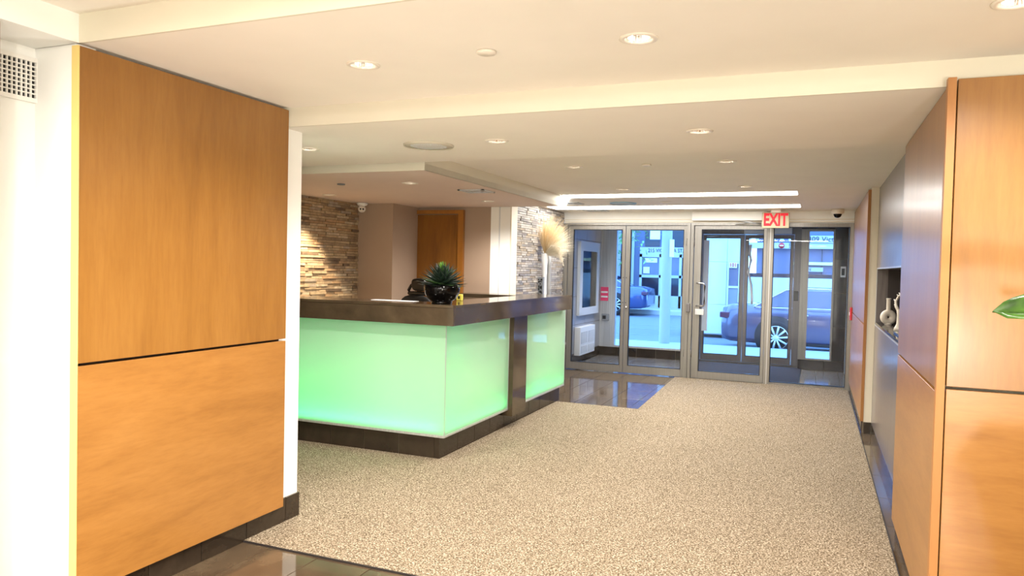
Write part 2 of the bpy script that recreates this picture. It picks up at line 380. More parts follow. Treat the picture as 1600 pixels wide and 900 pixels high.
t = wood_wall('sliver of maple wall panelling at the far left beyond the white wall', -2.772, -2.74, .6, 1.79, [(.110, 1.062), (1.062, 2.346)], ['maple_horizontal', 'maple_vertical'])
bx(-2.788, -2.773, .62, 1.45, .13, 2.33).out('backing', 'dark_brown', t)
t = wood_wall('maple wall panelling on the right side face, running towards the doors', .452, .484, 3.345, 4.79, [(.088, 1.052), (1.052, 2.246)], ['maple_horizontal', 'maple_vertical'])
bx(.449, .4785, 3.300, 3.342, .03, 2.268).out('edge_strip', 'maple_edge', t)
t = wood_wall('broad maple wall panelling facing the camera at the right edge', .484, 2.4, 3.306, 3.342, [(.03, 1.068), (1.068, 2.268)], ['maple_horizontal', 'maple_vertical'])
t = wood_wall('narrow maple wall panelling on the right between grey wall and glass doors', .436, .460, 7.742, YS-.07, [(.11, 1.03), (1.03, 2.305)], ['maple_horizontal', 'maple_vertical'])
bx(.434, .4605, 7.732, 7.741, .115, 2.30).out('edge_strip', 'maple_edge', t)
# baseboards of dark tile
def base_run(name, axis, p, a0, a1, z, th, off, pitch=.315, side=1):
    """axis 'y': tiles run along y on plane x=p ; axis 'x': along x on plane y=p"""
    if axis == 'y': b = bx(min(p, p-side*th), max(p, p-side*th), a0, a1, -.004, z-.001)
    else: b = bx(a0, a1, min(p, p-side*th), max(p, p-side*th), -.004, z-.001)
    w = struct(name, b, 'dark_grout'); k = math.floor((a0-off)/pitch)
    while off+k*pitch < a1:
        s = max(a0, off+k*pitch)+.0025; e = min(a1, off+(k+1)*pitch)-.0025
        if e-s > .01:
            if axis == 'y': piece(w, 'tile', 'base_tile', p+side*.004, (s+e)/2, z/2, .008, e-s, z, .001)
            else: piece(w, 'tile', 'base_tile', (s+e)/2, p+side*.004, z/2, e-s, .008, z, .001)
        k += 1
    return w
base_run('baseboard_left', 'y', -2.782, 1.9, 3.556, .145, .006, 3.432)

b1 = base_run('baseboard_right', 'y', .478, 3.345, 4.782, .085, .006, 3.4, side=-1)
base_run('baseboard_right', 'y', .538, 4.79, 7.73, .098, .006, 4.94, side=-1)
base_run('baseboard_right', 'y', .452, 7.75, YS-.07, .108, .006, 7.8, side=-1)
base_run('baseboard_right', 'x', 7.742, .462, .528, .108, .006, .3, side=-1)
struct('trim_3', bx(.461, .529, 7.738, 7.75, .11, H3), 'cream_paint')

# ------------------------------------------------------------------ ceilings
def ceil_holes(name, x0, x1, y0, y1, z, th, holes, material):
    cu = bpy.data.curves.new('c', 'CURVE'); cu.dimensions = '2D'; cu.fill_mode = 'BOTH'; cu.extrude = th/2
    def poly(pts):
        s = cu.splines.new('POLY'); s.points.add(len(pts)-1); s.use_cyclic_u = True
        for k, p in enumerate(pts): s.points[k].co = (p[0], p[1], 0, 1)
    cx, cy = (x0+x1)/2, (y0+y1)/2
    poly([(x0-cx, y0-cy), (x1-cx, y0-cy), (x1-cx, y1-cy), (x0-cx, y1-cy)])
    for hx, hy, r in holes: poly([(hx-cx+r*math.cos(2*PI*k/28), hy-cy+r*math.sin(2*PI*k/28)) for k in range(28)])
    o = bpy.data.objects.new('t', cu); me = bpy.data.meshes.new_from_object(o); bpy.data.objects.remove(o); bpy.data.curves.remove(cu)
    me.materials.clear(); me.materials.append(MATS[material]); o = bpy.data.objects.new(name, me); COL.objects.link(o)
    o.location = (cx, cy, z+th/2); setp(o, kind='structure'); return o
DL1 = [(-1.833, 2.735), (-.634, 2.735), (.55, 2.73)]
DL2 = [(-3.142, 4.065), (-1.79, 4.09), (-.60, 4.08)]
DL3 = [(-1.84, 5.77), (-.64, 5.72), (-1.85, 7.49), (-.648, 7.43), (-1.70, 9.006)]
DLB = [(-4.642, 6.36), (-3.235, 5.56), (-3.264, 7.25)]
HR = .052
ceil_holes('ceiling', -3.3, 2.8, 2.12, 3.374, H1, .16, [(a, b, HR) for a, b in DL1], 'ceiling_paint')
struct('ceiling', bx(-3.3, 2.8, -4.2, 2.12, H0, H0+.12), 'ceiling_paint')
struct('ceiling', bx(-3.25, -2.76, 1.6, 2.12, H1, H0+.02), 'white_paint')
struct('ceiling', bx(-3.3, 2.8, 2.112, 2.124, H1, H0+.02), 'fascia_paint')
struct('ceiling', bx(-5.4, 2.8, 3.374, 3.389, H2-.0005, H1+.02), 'fascia_paint')
ceil_holes('ceiling', -5.4, 2.8, 3.389, 4.80, H2, .14, [(a, b, HR) for a, b in DL2], 'ceiling_paint')
ceil_holes('ceiling', -5.4, 1.1, 4.80, YS+.1, H3, .14, [(a, b, HR) for a, b in DL3], 'ceiling_paint')
ceil_holes('ceiling', -5.4, -2.69, 4.84, 7.985, HB, .05, [(a, b, HR) for a, b in DLB], 'soffit_paint')
struct('ceiling', B().box(-5.4, -2.69, 4.83, 4.84, HB, H3).box(-2.70, -2.69, 4.84, 7.985, HB, H3).box(-3.42, -2.69, 7.975, 7.985, HB, H3), 'fascia_paint')

# ------------------------------------------------------------------ ceiling fixtures
def spot(parent, e, ang=115, blend=.6, col=(1, .935, .86), z=-.01, size=.05):
    l = bpy.data.lights.new('downlight_beam', 'SPOT'); l.energy = e; l.spot_size = math.radians(ang); l.spot_blend = blend
    l.color = col; l.shadow_soft_size = size
    o = bpy.data.objects.new('bulb_light', l); COL.objects.link(o); o.parent = parent; o.location = (0, 0, z); return o
def make_downlight(loc, label, group):
    t = thing('downlight', loc, label, 'ceiling light', group)
    B().lathe([(.046, .004), (.05, -.003), (.062, -.007), (.071, -.004), (.072, .0), (.05, .002)], loc, 36).out('trim_ring', 'cream_plastic', t)
    bb = bmesh.new(); n = 48; rr = []
    for (r, z) in ((.049, .0), (.041, .022), (.03, .045), (.022, .055)):
        rr.append([bb.verts.new((loc[0]+(r*(1+(.05 if k % 2 else -.03)))*math.cos(2*PI*k/n), loc[1]+(r*(1+(.05 if k % 2 else -.03)))*math.sin(2*PI*k/n), loc[2]+z)) for k in range(n)])
    for a, b_ in zip(rr, rr[1:]):
        for k in range(n): bb.faces.new((a[k], a[(k+1) % n], b_[(k+1) % n], b_[k]))
    q = B(); q.bm.free(); q.bm = bb; q.out('reflector', 'reflector', t)
    B().lathe([(0, .052), (.027, .052), (.027, .06), (0, .06)], loc, 20).out('lens', 'lamp_lens', t)
    return t
proto = None
def place_dl(p, z, label, group, e, ang=150, col=(1, .935, .86)):
    global proto
    if proto is None: proto = make_downlight((p[0], p[1], z), label, group); t = proto
    else:
        t = copy_tree(proto); t.location = (p[0], p[1], z)
        for ch in list(t.children):
            if ch.type == 'LIGHT': bpy.data.objects.remove(ch)
        t['label'] = label; t['group'] = group
    if e: spot(t, e*1.8, ang, .9 if ang > 100 else .35, col, -.012, .04)
    return t
g1, g2, g3, g4 = 'downlights in the near ceiling', 'downlights in the middle ceiling', 'downlights in the far ceiling', 'downlights over the reception desk'
place_dl(DL1[0], H1, 'recessed downlight nearest the big maple panel in the near ceiling', g1, 22)
place_dl(DL1[1], H1, 'largest recessed downlight, near ceiling right of the centre', g1, 22)
place_dl(DL1[2], H1, 'recessed downlight cut by the top right corner of the frame', g1, 22)
place_dl(DL2[0], H2, 'downlight just right of the white wall end, low left of the ceiling', g2, 26)
place_dl(DL2[1], H2, 'downlight beside the big round speaker in the middle ceiling', g2, 22)
place_dl(DL2[2], H2, 'rightmost downlight of the middle ceiling, before the right wood panelling', g2, 22)
place_dl(DL3[0], H3, 'far ceiling downlight nearest the reception soffit edge', g3, 22)
place_dl(DL3[1], H3, 'far ceiling downlight right of the small blank disc', g3, 22)
place_dl(DL3[2], H3, 'small far downlight just before the bright strips, left one', g3, 22)
place_dl(DL3[3], H3, 'small far downlight just before the bright strips, right one', g3, 22)
place_dl(DL3[4], H3, 'tiny downlight between the two bright light strips', g3, 8)
place_dl(DLB[0], HB, 'downlight in the reception soffit beside the stone wall', g4, 50, 88, (1, .84, .62))
place_dl(DLB[1], HB, 'downlight in the middle of the reception soffit', g4, 10)
place_dl(DLB[2], HB, 'downlight in the reception soffit above the wooden door', g4, 26)
def disc(loc, r, label, mt='cream_plastic', name='blank_cover'):
    return setp(B().lathe([(0, -.012), (r*.9, -.012), (r, -.008), (r, -.002), (r*.93, -.0005), (0, -.0005)], loc, 28).out(name, mt), label, 'ceiling cover')
disc((-1.242, 2.714, H1), .04, 'flat round blank cover between the two near downlights')
disc((-1.248, 5.765, H3), .038, 'flat round blank cover in the far ceiling between downlights')
disc((-3.889, 5.492, HB), .035, 'small round cover in the reception soffit', 'mid_grey')
def speaker(loc, r, label, mt):
    t = thing('ceiling_speaker', loc, label, 'speaker')
    B().lathe([(r*.93, -.002), (r*.93, -.012), (r*.97, -.014), (r, -.009), (r, -.0005)], loc, 48).out('rim', mt, t)
    g = B().lathe([(0, -.009), (r*.93, -.009), (r*.93, -.003), (0, -.003)], loc, 48)
    g.out('grille', mt, t)
    d = B()
    for i in range(-9, 10):
        for j in range(-9, 10):
            x, y = i*r/11, j*r/11
            if x*x+y*y < (r*.72)**2: d.box(loc[0]+x-.0035, loc[0]+x+.0035, loc[1]+y-.0035, loc[1]+y+.0035, loc[2]-.0105, loc[2]-.0085)
    o = d.out('perforation', 'light_grey', t); o['kind'] = 'stuff'
speaker((-2.269, 4.122, H2), .158, 'big round perforated ceiling speaker above the reception desk front', 'speaker_mesh')
speaker((-2.232, 9.03, H3), .165, 'pale blue round speaker between the two bright light strips', 'pale_blue_disc')
def vent(loc, s, label, rot=0):
    t = thing('ceiling_vent', loc, label, 'air vent'); x, y, z = loc
    for k, q in enumerate((s, s*.7, s*.4)):
        b = B(); w = .022
        b.box(x-q, x+q, y-q, y-q+w, z-.010+.002*k, z-.001); b.box(x-q, x+q, y+q-w, y+q, z-.010+.002*k, z-.001)
        b.box(x-q, x-q+w, y-q, y+q, z-.010+.002*k, z-.001); b.box(x+q-w, x+q, y-q, y+q, z-.010+.002*k, z-.001)
        b.out('vane', 'light_grey', t)
    bx(x-s*.97, x+s*.97, y-s*.97, y+s*.97, z-.003, z-.0008).out('backing', 'mid_grey', t)
vent((-2.93, 6.25, HB), .13, 'square air vent in the reception soffit near its edge')
vent((-2.89, 8.95, H3), .14, 'square air vent at the left end between the bright strips')
vent((-2.88, 10.12, H3), .15, 'square air vent in the ceiling just before the left glass doors')
def led(x0, x1, y, w, label):
    t = thing('linear_light', ((x0+x1)/2, y, H3), label, 'ceiling light', 'linear light strips before the doors')
    bx(x0-.01, x1+.01, y-w/2-.01, y+w/2+.01, H3-.006, H3-.001).out('frame', 'white_plastic', t)
    bx(x0, x1, y-w/2, y+w/2, H3-.010, H3-.0055).out('diffuser', 'led_lens', t)
    for k in range(2):
        a = area('strip_glow', (0, 0, 0), (0, 0, 0), (x1-x0)/2.05, w, 7, (1, .98, .95)); a.parent = t; a.location = ((k-.5)*(x1-x0)/2, 0, -.014)
    return t
led(-2.64, -.20, 8.08, .33, 'nearer long white light strip across the far ceiling')
led(-3.36, -.20, 9.62, .42, 'farther long white light strip across the ceiling before the doors')
# short link strip closing the left end
t = thing('linear_light', (-2.9, 8.1, H3), 'short slanted white light strip linking the left ends of the long strips', 'ceiling light')
B().prism([(-2.665, 7.99), (-2.665, 8.25), (-3.10, 9.38), (-3.30, 9.38)], H3-.010, H3-.001).out('diffuser', 'led_lens', t)
# wall register on the white wall
t = thing('wall_register', (-3.02, 1.90, 2.14), 'white egg-crate air register high on the white wall at far left', 'air vent')
b = B(); y0, y1, z0, z1 = 1.72, 2.11, 2.148, 2.295
b.box(-3.019, -3.006, y0-.02, y1+.02, z1, z1+.018).box(-3.019, -3.006, y0-.02, y1+.02, z0-.018, z0).box(-3.019, -3.006, y0-.02, y0, z0, z1).box(-3.019, -3.006, y1, y1+.02, z0, z1)
b.out('frame', 'white_plastic', t)
b = B()
for k in range(1, 8): b.box(-3.018, -3.008, y0, y1, z0+(z1-z0)*k/8-.0024, z0+(z1-z0)*k/8+.0024)
for k in range(1, 20): b.box(-3.017, -3.009, y0+(y1-y0)*k/20-.003, y0+(y1-y0)*k/20+.003, z0, z1)
o = b.out('louvre', 'white_plastic', t); o['kind'] = 'stuff'
bx(-3.0195, -3.0175, y0, y1, z0, z1).out('backing', 'black_plastic', t)

# ------------------------------------------------------------------ security cameras, exit sign
def dome(loc, label, flat):
    t = thing('security_camera', loc, label, 'security camera'); x, y, z = loc
    if flat:
        B().lathe([(0, -.0005), (.075, -.0005), (.078, -.01), (.074, -.05), (.055, -.062), (0, -.062)], loc, 32).out('housing', 'cream_plastic', t)
        B().lathe([(.05, -.055), (.048, -.075), (.036, -.098), (.018, -.108), (0, -.11)], loc, 28).out('dome', 'black_gloss', t)
    else:
        B().lathe([(0, -.0005), (.062, -.0005), (.066, -.012), (.05, -.03), (.034, -.036), (0, -.036)], loc, 28).out('mount', 'white_plastic', t)
        c2 = (x, y-.008, z-.068)
        B().lathe([(0, .042), (.03, .034), (.043, .01), (.045, -.008), (.036, -.028), (.02, -.04), (0, -.043)], c2, 28).out('housing', 'white_plastic', t)
        R = Matrix.Rotation(PI/2, 4, 'X')
        d = (Vector((0, 0, 1.5))-Vector(c2)).normalized(); q = d.to_track_quat('Z', 'Y').to_matrix().to_4x4()
        B().lathe([(0, .044), (.03, .044), (.034, .036), (0, .03)], c2, 24, q).out('face', 'cream_plastic', t)
        for s in (-1, 1): B().lathe([(0, .048), (.009, .048), (.011, .042), (0, .042)], Vector(c2)+q.to_3x3() @ Vector((s*.014, -.004, 0)), 14, q).out('lens', 'black_gloss', t)
dome((.231, 10.22, H3), 'cream dome security camera with black bubble above the right glass sidelight', True)
dome((-4.86, 7.28, HB), 'white turret security camera with two black lenses at the stone wall corner', False)
t = thing('exit_sign', (-.50, 10.16, 2.12), 'lit EXIT sign with red letters hanging before the glass doors', 'sign')
bx(-.665, -.335, 10.13, 10.17, 2.075, 2.278, bev=.006).out('housing', 'sign_face', t)
bx(-.56, -.44, 10.135, 10.165, 2.278, H3-.0005).out('canopy', 'cream_plastic', t)
text('lettering', 'EXIT', (-.5, 10.128, 2.176), .158, 'sign_red', t, sx=.66, bold=.05, depth=.004)

# ------------------------------------------------------------------ reception desk
DX, DY = -2.49, 4.95       # outer edges of the worktop
DX0 = -4.98; DYE = 7.86
t = thing('reception_desk', (-3.2, 5.6, 0), 'L-shaped reception desk with glowing green frosted glass and brown stone top', 'desk')
TZ0, TZ1 = 1.045, 1.20
# worktop: slabs mitred at the corner; apron pieces
def cs(b): return b.out('worktop_slab', 'counter_stone', t)
cs(B().prism([(DX0, DY), (DX, DY), (DX-.38, DY+.38), (DX0, DY+.38)], TZ1-.02, TZ1))
cs(B().prism([(DX, DY+.002), (DX, 6.595), (DX-.38, 6.595), (DX-.38, DY+.382)], TZ1-.02, TZ1))
cs(B().prism([(DX, 6.598), (DX, DYE), (DX-.38, DYE), (DX-.38, 6.598)], TZ1-.02, TZ1))
def ap(b): return b.out('apron', 'counter_stone', t)
ap(bx(DX0, DX-.001, DY+.004, DY+.024, TZ0, TZ1-.0215)); ap(bx(DX-.024, DX-.003, DY+.026, 6.595, TZ0, TZ1-.0215))
ap(bx(DX-.024, DX-.003, 6.598, DYE-.002, TZ0, TZ1-.0215)); ap(bx(DX-.38, DX-.026, DYE-.024, DYE-.003, TZ0, TZ1-.0215))
bx(DX0, DX-.026, DY+.026, DY+.36, TZ0+.02, TZ1-.0215).out('substructure', 'dark_brown', t)
bx(DX-.36, DX-.026, DY+.362, DYE-.026, TZ0+.02, TZ1-.0215).out('substructure', 'dark_brown', t)
GY, GX = 5.03, -2.585
# frosted panels (back-lit by real green tubes in the cavity)
def gp(x0, x1, y0, y1, z0, z1):
    b = B(); bm = b.bm
    if y0 == y1: q = [(x0, y0, z0), (x1, y0, z0), (x1, y0, z1), (x0, y0, z1)]
    else: q = [(x0, y0, z0), (x0, y1, z0), (x0, y1, z1), (x0, y0, z1)]
    bm.faces.new([bm.verts.new(p) for p in q]); o = b.out('glass_panel', 'frosted_glass', t); return o
GZ0, GZ1 = .195, TZ0-.0005
gp(DX0, GX-.003, GY, GY, GZ0, GZ1)
gp(GX, GX, GY+.003, 6.285, GZ0, GZ1)
gp(GX, GX, 6.64, 7.93, GZ0, GZ1)
b = B().box(DX0, GX+.004, GY-.004, GY+.006, .180, GZ0).out('bottom_rail', 'aluminium_pale', t)
B().box(GX-.006, GX+.004, GY+.007, 6.285, .180, GZ0).out('bottom_rail', 'aluminium_pale', t)
B().box(GX-.006, GX+.004, 6.64, 7.935, .180, GZ0).out('bottom_rail', 'aluminium_pale', t)
B().box(GX-.003, GX+.003, GY-.003, GY+.003, GZ0, GZ1).out('corner_post', 'aluminium_pale', t)
for yy in (6.284, 6.636): B().box(GX-.006, GX+.003, yy-.002, yy+.004, GZ0, GZ1).out('edge_trim', 'aluminium_pale', t)
B().box(GX-.3, GX+.003, 7.932, 7.938, .18, GZ1).out('end_panel', 'aluminium_pale', t)
bx(GX-.08, GX+.045, 6.292, 6.632, .125, TZ0-.0008, bev=.001).out('stone_pilaster', 'counter_stone', t)
# cavity lining
B().box(DX0, GX-.26, GY+.24, GY+.26, .19, TZ0).box(GX-.26, GX-.24, GY+.24, 7.93, .19, TZ0).box(DX0, GX-.01, GY+.007, GY+.26, .175, .189).box(GX-.26, GX-.01, GY+.26, 7.93, .175, .189).out('light_box', 'white_paint', t)
def tube_light(loc, rot, sx, sy, e, col):
    a = area('tube_glow', (0, 0, 0), rot, sx, sy, e, col); a.parent = t; a.location = Vector(loc)-world_loc(t)
GR = (.04, 1.0, .26); GW = (.75, 1.0, .7)
tube_light(((DX0+GX)/2, GY+.06, .205), (PI, 0, 0), 2.3, .03, 2.9, GR)
tube_light((GX-.06, 5.7, .205), (PI, 0, 0), .03, 1.1, .8, GR)
tube_light((GX-.06, 7.3, .205), (PI, 0, 0), .03, 1.2, .8, GR)
tube_light(((DX0+GX)/2, GY+.22, .75), (-PI/2, 0, 0), 2.3, .5, .45, GW)
tube_light((GX-.22, 5.7, .7), (0, -PI/2, 0), .5, 1.1, .3, GW)
tube_light((GX-.22, 7.3, .7), (0, -PI/2, 0), .5, 1.2, .3, GW)
# tiled plinth
pl = B().box(DX0, -2.648, 5.063, 5.3, 0.008, .178).box(-2.9, -2.648, 5.3, 7.95, .008, .178).out('plinth', 'dark_grout', t)
off = -2.644-.04
x = DX0
k = 0
while True:
    b_ = off-k*.3195; a_ = b_-.3145
    if a_ < DX0: break
    piece(pl, 'tile', 'base_tile', (a_+b_)/2, 5.059, .093, b_-a_, .008, .17, .001); k += 1
piece(pl, 'tile', 'base_tile', -2.664, 5.059, .093, .036, .008, .17, .001)
for k in range(9):
    a_ = 5.056+k*.3215; b_ = a_+.3165
    piece(pl, 'tile', 'base_tile', -2.644, (a_+b_)/2, .093, .008, b_-a_, .17, .001)
bx(-2.9, -2.645, 7.951, 7.959, .008, .178).out('plinth_end', 'base_tile', t)
# inner staff desk behind, with its rear return counter
bx(-3.75, -2.88, 7.45, 7.84, 1.155, 1.19).out('return_slab', 'counter_stone', t)
bx(-3.70, -2.90, 7.50, 7.83, .01, 1.154).out('return_cabinet', 'taupe_paint', t)

# ------------------------------------------------------------------ things on the desk
px_, py_ = -2.70, 5.165
t = thing('potted_succulent', (px_, py_, 1.2), 'dark green spiky succulent in a glossy black bowl on the desk corner', 'potted plant')
B().lathe([(0, 0), (.080, 0), (.083, .01), (.078, .016), (.111, .04), (.134, .075), (.142, .11), (.141, .146), (.137, .148), (.133, .144), (.133, .12), (0, .12)], (px_, py_, 1.2), 48).out('pot', 'black_gloss', t)
B().lathe([(0, .130), (.133, .130), (.133, .122), (0, .122)], (px_, py_, 1.2), 30).out('soil', 'dark_brown', t)
def pleaf(b, base, d, L, w, curl=.25, fold=.35, seg=6):
    """thick pointed leaf leaving base in direction d"""
    d = Vector(d).normalized(); s = d.cross(Vector((0, 0, 1))); s = s.normalized() if s.length > .05 else Vector((1, 0, 0)); n = s.cross(d).normalized()
    bm = b.bm; rows = []
    for i in range(seg+1):
        u = i/seg; ww = w*(math.sin(PI*min(1, (u*.78+.22)))**.9)*(1-u**4) if i < seg else 0.0005
        c = Vector(base)+d*L*u+n*curl*L*u*u
        rows.append([bm.verts.new(c-s*ww+n*fold*ww), bm.verts.new(c-n*.2*ww), bm.verts.new(c+s*ww+n*fold*ww), bm.verts.new(c+n*.25*ww)])
    for r, q in zip(rows, rows[1:]):
        for k in range(4):
            f = bm.faces.new((r[k], r[(k+1) % 4], q[(k+1) % 4], q[k])); f.smooth = True
    return b
GA = PI*(3-math.sqrt(5))
for i in range(92):
    u = i/91; az = i*GA; el = math.radians(-4+88*u**1.25)
    L = .235-.085*u; bz = .135+.075*u
    if i in (3, 8): L *= 1.12
    base = (px_+.02*math.cos(az)*(1-u), py_+.02*math.sin(az)*(1-u), 1.2+bz)
    d = (math.cos(az)*math.cos(el), math.sin(az)*math.cos(el), math.sin(el))
    L = min(L, .215)
    pleaf(B(), base, d, L*(.86 if u < .75 else .80), .034-.016*u, .10, .35).out('leaf', 'leaf_bright' if u > .84 else ('leaf_mid' if i % 5 == 0 else 'leaf_dark'), t)
# yellow tag box
t = thing('yellow_block', (-2.81, 5.70, 1.2), 'small yellow block with a black square on the desk beside the plant', 'box')
bx(-2.835, -2.785, 5.69, 5.72, 1.2005, 1.255, bev=.004).out('body', 'yellow_plastic', t)
bx(-2.820, -2.802, 5.6885, 5.69, 1.215, 1.24).out('dark_square', 'black_plastic', t)
# papers on the counter behind the front edge
setp(bx(-3.38, -2.98, 5.215, 5.30, 1.2003, 1.203).out('paper_sheet', 'paper_white'), 'flat white paper sheet on the desk top left of the black bowl', 'paper')
# monitor / tray just inside
setp(B().box(-3.3, -2.95, 6.55, 6.58, .95, 1.17, bev=.004).box(-3.14, -3.1, 6.58, 6.62, .74, 1.05).box(-3.22, -3.02, 6.52, 6.68, .722, .74).out('monitor', 'black_plastic'), 'black monitor seen just over the inner edge of the side counter', 'monitor')
t = thing('staff_desk', (-3.6, 6.6, 0), 'low staff work surface inside the reception desk', 'desk')
bx(-3.7, -2.88, 5.95, 7.2, .69, .72).out('worktop_slab', 'counter_stone', t)
for (a_, b_) in ((-3.66, 6.0), (-3.66, 7.15), (-2.93, 6.0), (-2.93, 7.15)): bx(a_-.02, a_+.02, b_-.02, b_+.02, .01, .69).out('leg', 'aluminium', t)
# office chair
ccx, ccy = -4.15, 7.05
t = thing('office_chair', (ccx, ccy, .01), 'black office chair with headrest behind the reception desk', 'chair')
# headrest pad
def pad(cx, cy, cz, w, h, d, tilt=0, rotz=0, seg=8):
    tb = bmesh.new(); bmesh.ops.create_uvsphere(tb, u_segments=24, v_segments=14, radius=1)
    for v in tb.verts:
        for ax in range(3):
            s = v.co[ax]; v.co[ax] = math.copysign(abs(s)**.62, s)
    M = Matrix.Translation((cx, cy, cz)) @ Matrix.Rotation(rotz, 4, 'Z') @ Matrix.Rotation(tilt, 4, 'X') @ Matrix.Diagonal((w/2, d/2, h/2, 1))
    for f in tb.faces: f.smooth = True
    return B().join(tb, M)
pad(ccx, ccy, .475, .50, .09, .48).out('seat', 'black_fabric', t)
pad(ccx+.02, ccy+.25, .86, .46, .60, .07, .1).out('backrest', 'black_fabric', t)
pad(ccx+.055, ccy+.24, 1.275, .21, .145, .075, .15, -.2).out('headrest', 'black_plastic', t)
B().tube([(ccx+.0, ccy+.29, 1.10), (ccx-.085, ccy+.28, 1.165), (ccx-.10, ccy+.27, 1.21), (ccx-.06, ccy+.26, 1.265), (ccx, ccy+.26, 1.29)], .018, 10).out('headrest_arm', 'black_plastic', t)
pad(ccx+.02, ccy+.27, 1.175, .26, .05, .05).out('neck_bar', 'black_plastic', t)
B().tube([(ccx, ccy, .12), (ccx, ccy, .43)], .028).out('gas_lift', 'chrome', t)
for s in (-1, 1): B().tube([(ccx+s*.24, ccy+.12, .45), (ccx+s*.30, ccy+.10, .55), (ccx+s*.30, ccy+.05, .68), (ccx+s*.30, ccy-.15, .70)], .018).out('armrest', 'black_plastic', t)
for k in range(5):
    a = k*2*PI/5+.3; e_ = (ccx+.28*math.cos(a), ccy+.28*math.sin(a), .085)
    lg = B().tube([(ccx, ccy, .13), e_], .022, 8, .014).out('leg', 'black_plastic', t)
    B().lathe([(0, -.012), (.028, -.012), (.03, 0), (.028, .012), (0, .012)], (e_[0], e_[1], .041), 14, Matrix.Rotation(PI/2, 4, 'X')).out('castor', 'black_plastic', lg)
# rear door
d = thing('door_1', (-4.27, 8.0, 0), kind='structure'); yb = 7.999
bx(-4.570, -3.970, yb-.025, yb-.001, .012, 2.105, bev=.001).out('door_leaf', 'maple_door', d)
B().box(-4.652, -4.58, yb-.05, yb-.001, .01, 2.16).box(-3.96, -3.892, yb-.05, yb-.001, .01, 2.16).box(-4.58, -3.96, yb-.05, yb-.001, 2.115, 2.16).out('door_frame', 'maple_frame', d)
bx(-4.588, -4.572, yb-.056, yb-.036, 1.74, 1.86).out('hinge', 'aluminium_dark', d)
bx(-4.588, -4.572, yb-.056, yb-.036, .3, .42).out('hinge', 'aluminium_dark', d)
B().tube([(-4.03, yb-.04, 1.02), (-4.03, yb-.09, 1.02), (-4.14, yb-.09, 1.02)], .010).out('lever_handle', 'chrome', d)

# ------------------------------------------------------------------ vase of dried grass on a console
cxv, cyv = -3.372, 9.40
t = thing('wall_shelf', (-3.33, 9.5, 1.0), 'narrow pale wall shelf carrying the vase of dried grass', 'shelf')
bx(-3.455, -3.30, 9.215, 9.70, 1.0, 1.03, bev=.002).out('board', 'ceramic_bright', t)
for b_ in (9.33, 9.7): B().box(-3.455, -3.32, b_-.012, b_+.012, .97, 1.0).out('bracket', 'aluminium', t)
t = thing('grass_vase', (cxv, cyv, 1.03), 'tall slim white vase of fluffy dried pampas grass at the stone wall', 'vase')
B().lathe([(0, 0), (.04, 0), (.034, .1), (.03, .3), (.036, .5), (.052, .66), (.048, .66), (.032, .5), (.02, .3), (0, .28)], (cxv, cyv, 1.03), 28).out('vase', 'ceramic_bright', t)
def plume(b, base, d, L, n, spread, fib, r=.0012):
    base = Vector(base); d = Vector(d).normalized()
    for k in range(n):
        u = random.random()**.8; p = base+d*L*u+Vector((0, 0, -.12*L*u*u))
        q = (d*.9+Vector((random.gauss(0, spread), random.gauss(0, spread), random.gauss(0, spread)))).normalized()
        l = fib*(1-.55*u)*random.uniform(.6, 1.1); e = p+q*l*.6; f_ = e+(q+Vector((0, 0, -.25))).normalized()*l*.5
        bm = b.bm; s = q.cross(Vector((random.random()-.5, random.random()-.5, random.random()-.5))).normalized()*r
        v = [bm.verts.new(x) for x in (p-s, p+s, e+s*.8, e-s*.8, f_)]
        bm.faces.new((v[0], v[1], v[2], v[3])); bm.faces.new((v[3], v[2], v[4]))
top = Vector((cxv, cyv, 1.03+.64))
for i in range(9):
    a = -.25+i*.21
    dm = Vector((math.sin(a), random.uniform(-.25, .25), math.cos(a)+.1)).normalized()
    B().tube([top-Vector((0, 0, .12)), top+dm*.06, top+dm*.22], .0025, 5).out('stem', 'grass_dry', t)
    bm = bmesh.new()
    for k in range(210):
        q = (dm+Vector((random.gauss(0, .20), random.gauss(0, .30), random.gauss(0, .20)))).normalized()
        u = random.uniform(0, .14); l = random.uniform(.14, .30)*(1+.7*max(0, q.z)**2)
        p = top+q*u; e = p+q*l*.55; f_ = e+(q+Vector((.12, 0, -.22))).normalized()*l*.45
        if min(p.x, e.x, f_.x) < -3.44 or max(e.z, f_.z) > 2.28: continue
        s_ = q.cross(Vector((random.random()-.5, random.random()-.5, random.random()-.5))).normalized()*.0016
        v = [bm.verts.new(x) for x in (p-s_*.6, p+s_*.6, e+s_, e-s_, f_)]
        bm.faces.new((v[0], v[1], v[2], v[3])); bm.faces.new((v[3], v[2], v[4]))
    pb = B(); pb.bm.free(); pb.bm = bm; o = pb.out('plume', 'grass_dry' if i < 5 else 'grass_pale', t); o['kind'] = 'stuff'
for i in range(4):
    pts = [top, top+Vector((.06+.02*i, -.03*i, .12)), top+Vector((.15+.03*i, -.03*i, .10)), top+Vector((.20+.03*i, -.03*i, -.02-.03*i))]
    pb = B().tube(pts, .012, 6, .004)
    for a_, b_ in zip(pts, pts[1:]): plume(pb, a_, b_-a_, (b_-a_).length, 70, .5, .05, .002)
    o = pb.out('drooping_plume', 'grass_pale', t); o['kind'] = 'stuff'
setp(B().lathe([(0, 0), (.032, 0), (.036, .2), (.030, .5), (.033, .62), (.027, .62), (.024, .5), (0, .48)], (-3.385, 9.60, 1.03), 24).out('grey_vase', 'vase_grey'), 'slim grey vase standing beside the white vase of dried grass', 'vase')
t = thing('speckled_ornament', (-3.365, 9.26, 1.03), 'black and silver patterned square ornament in front of the grass vase', 'ornament')
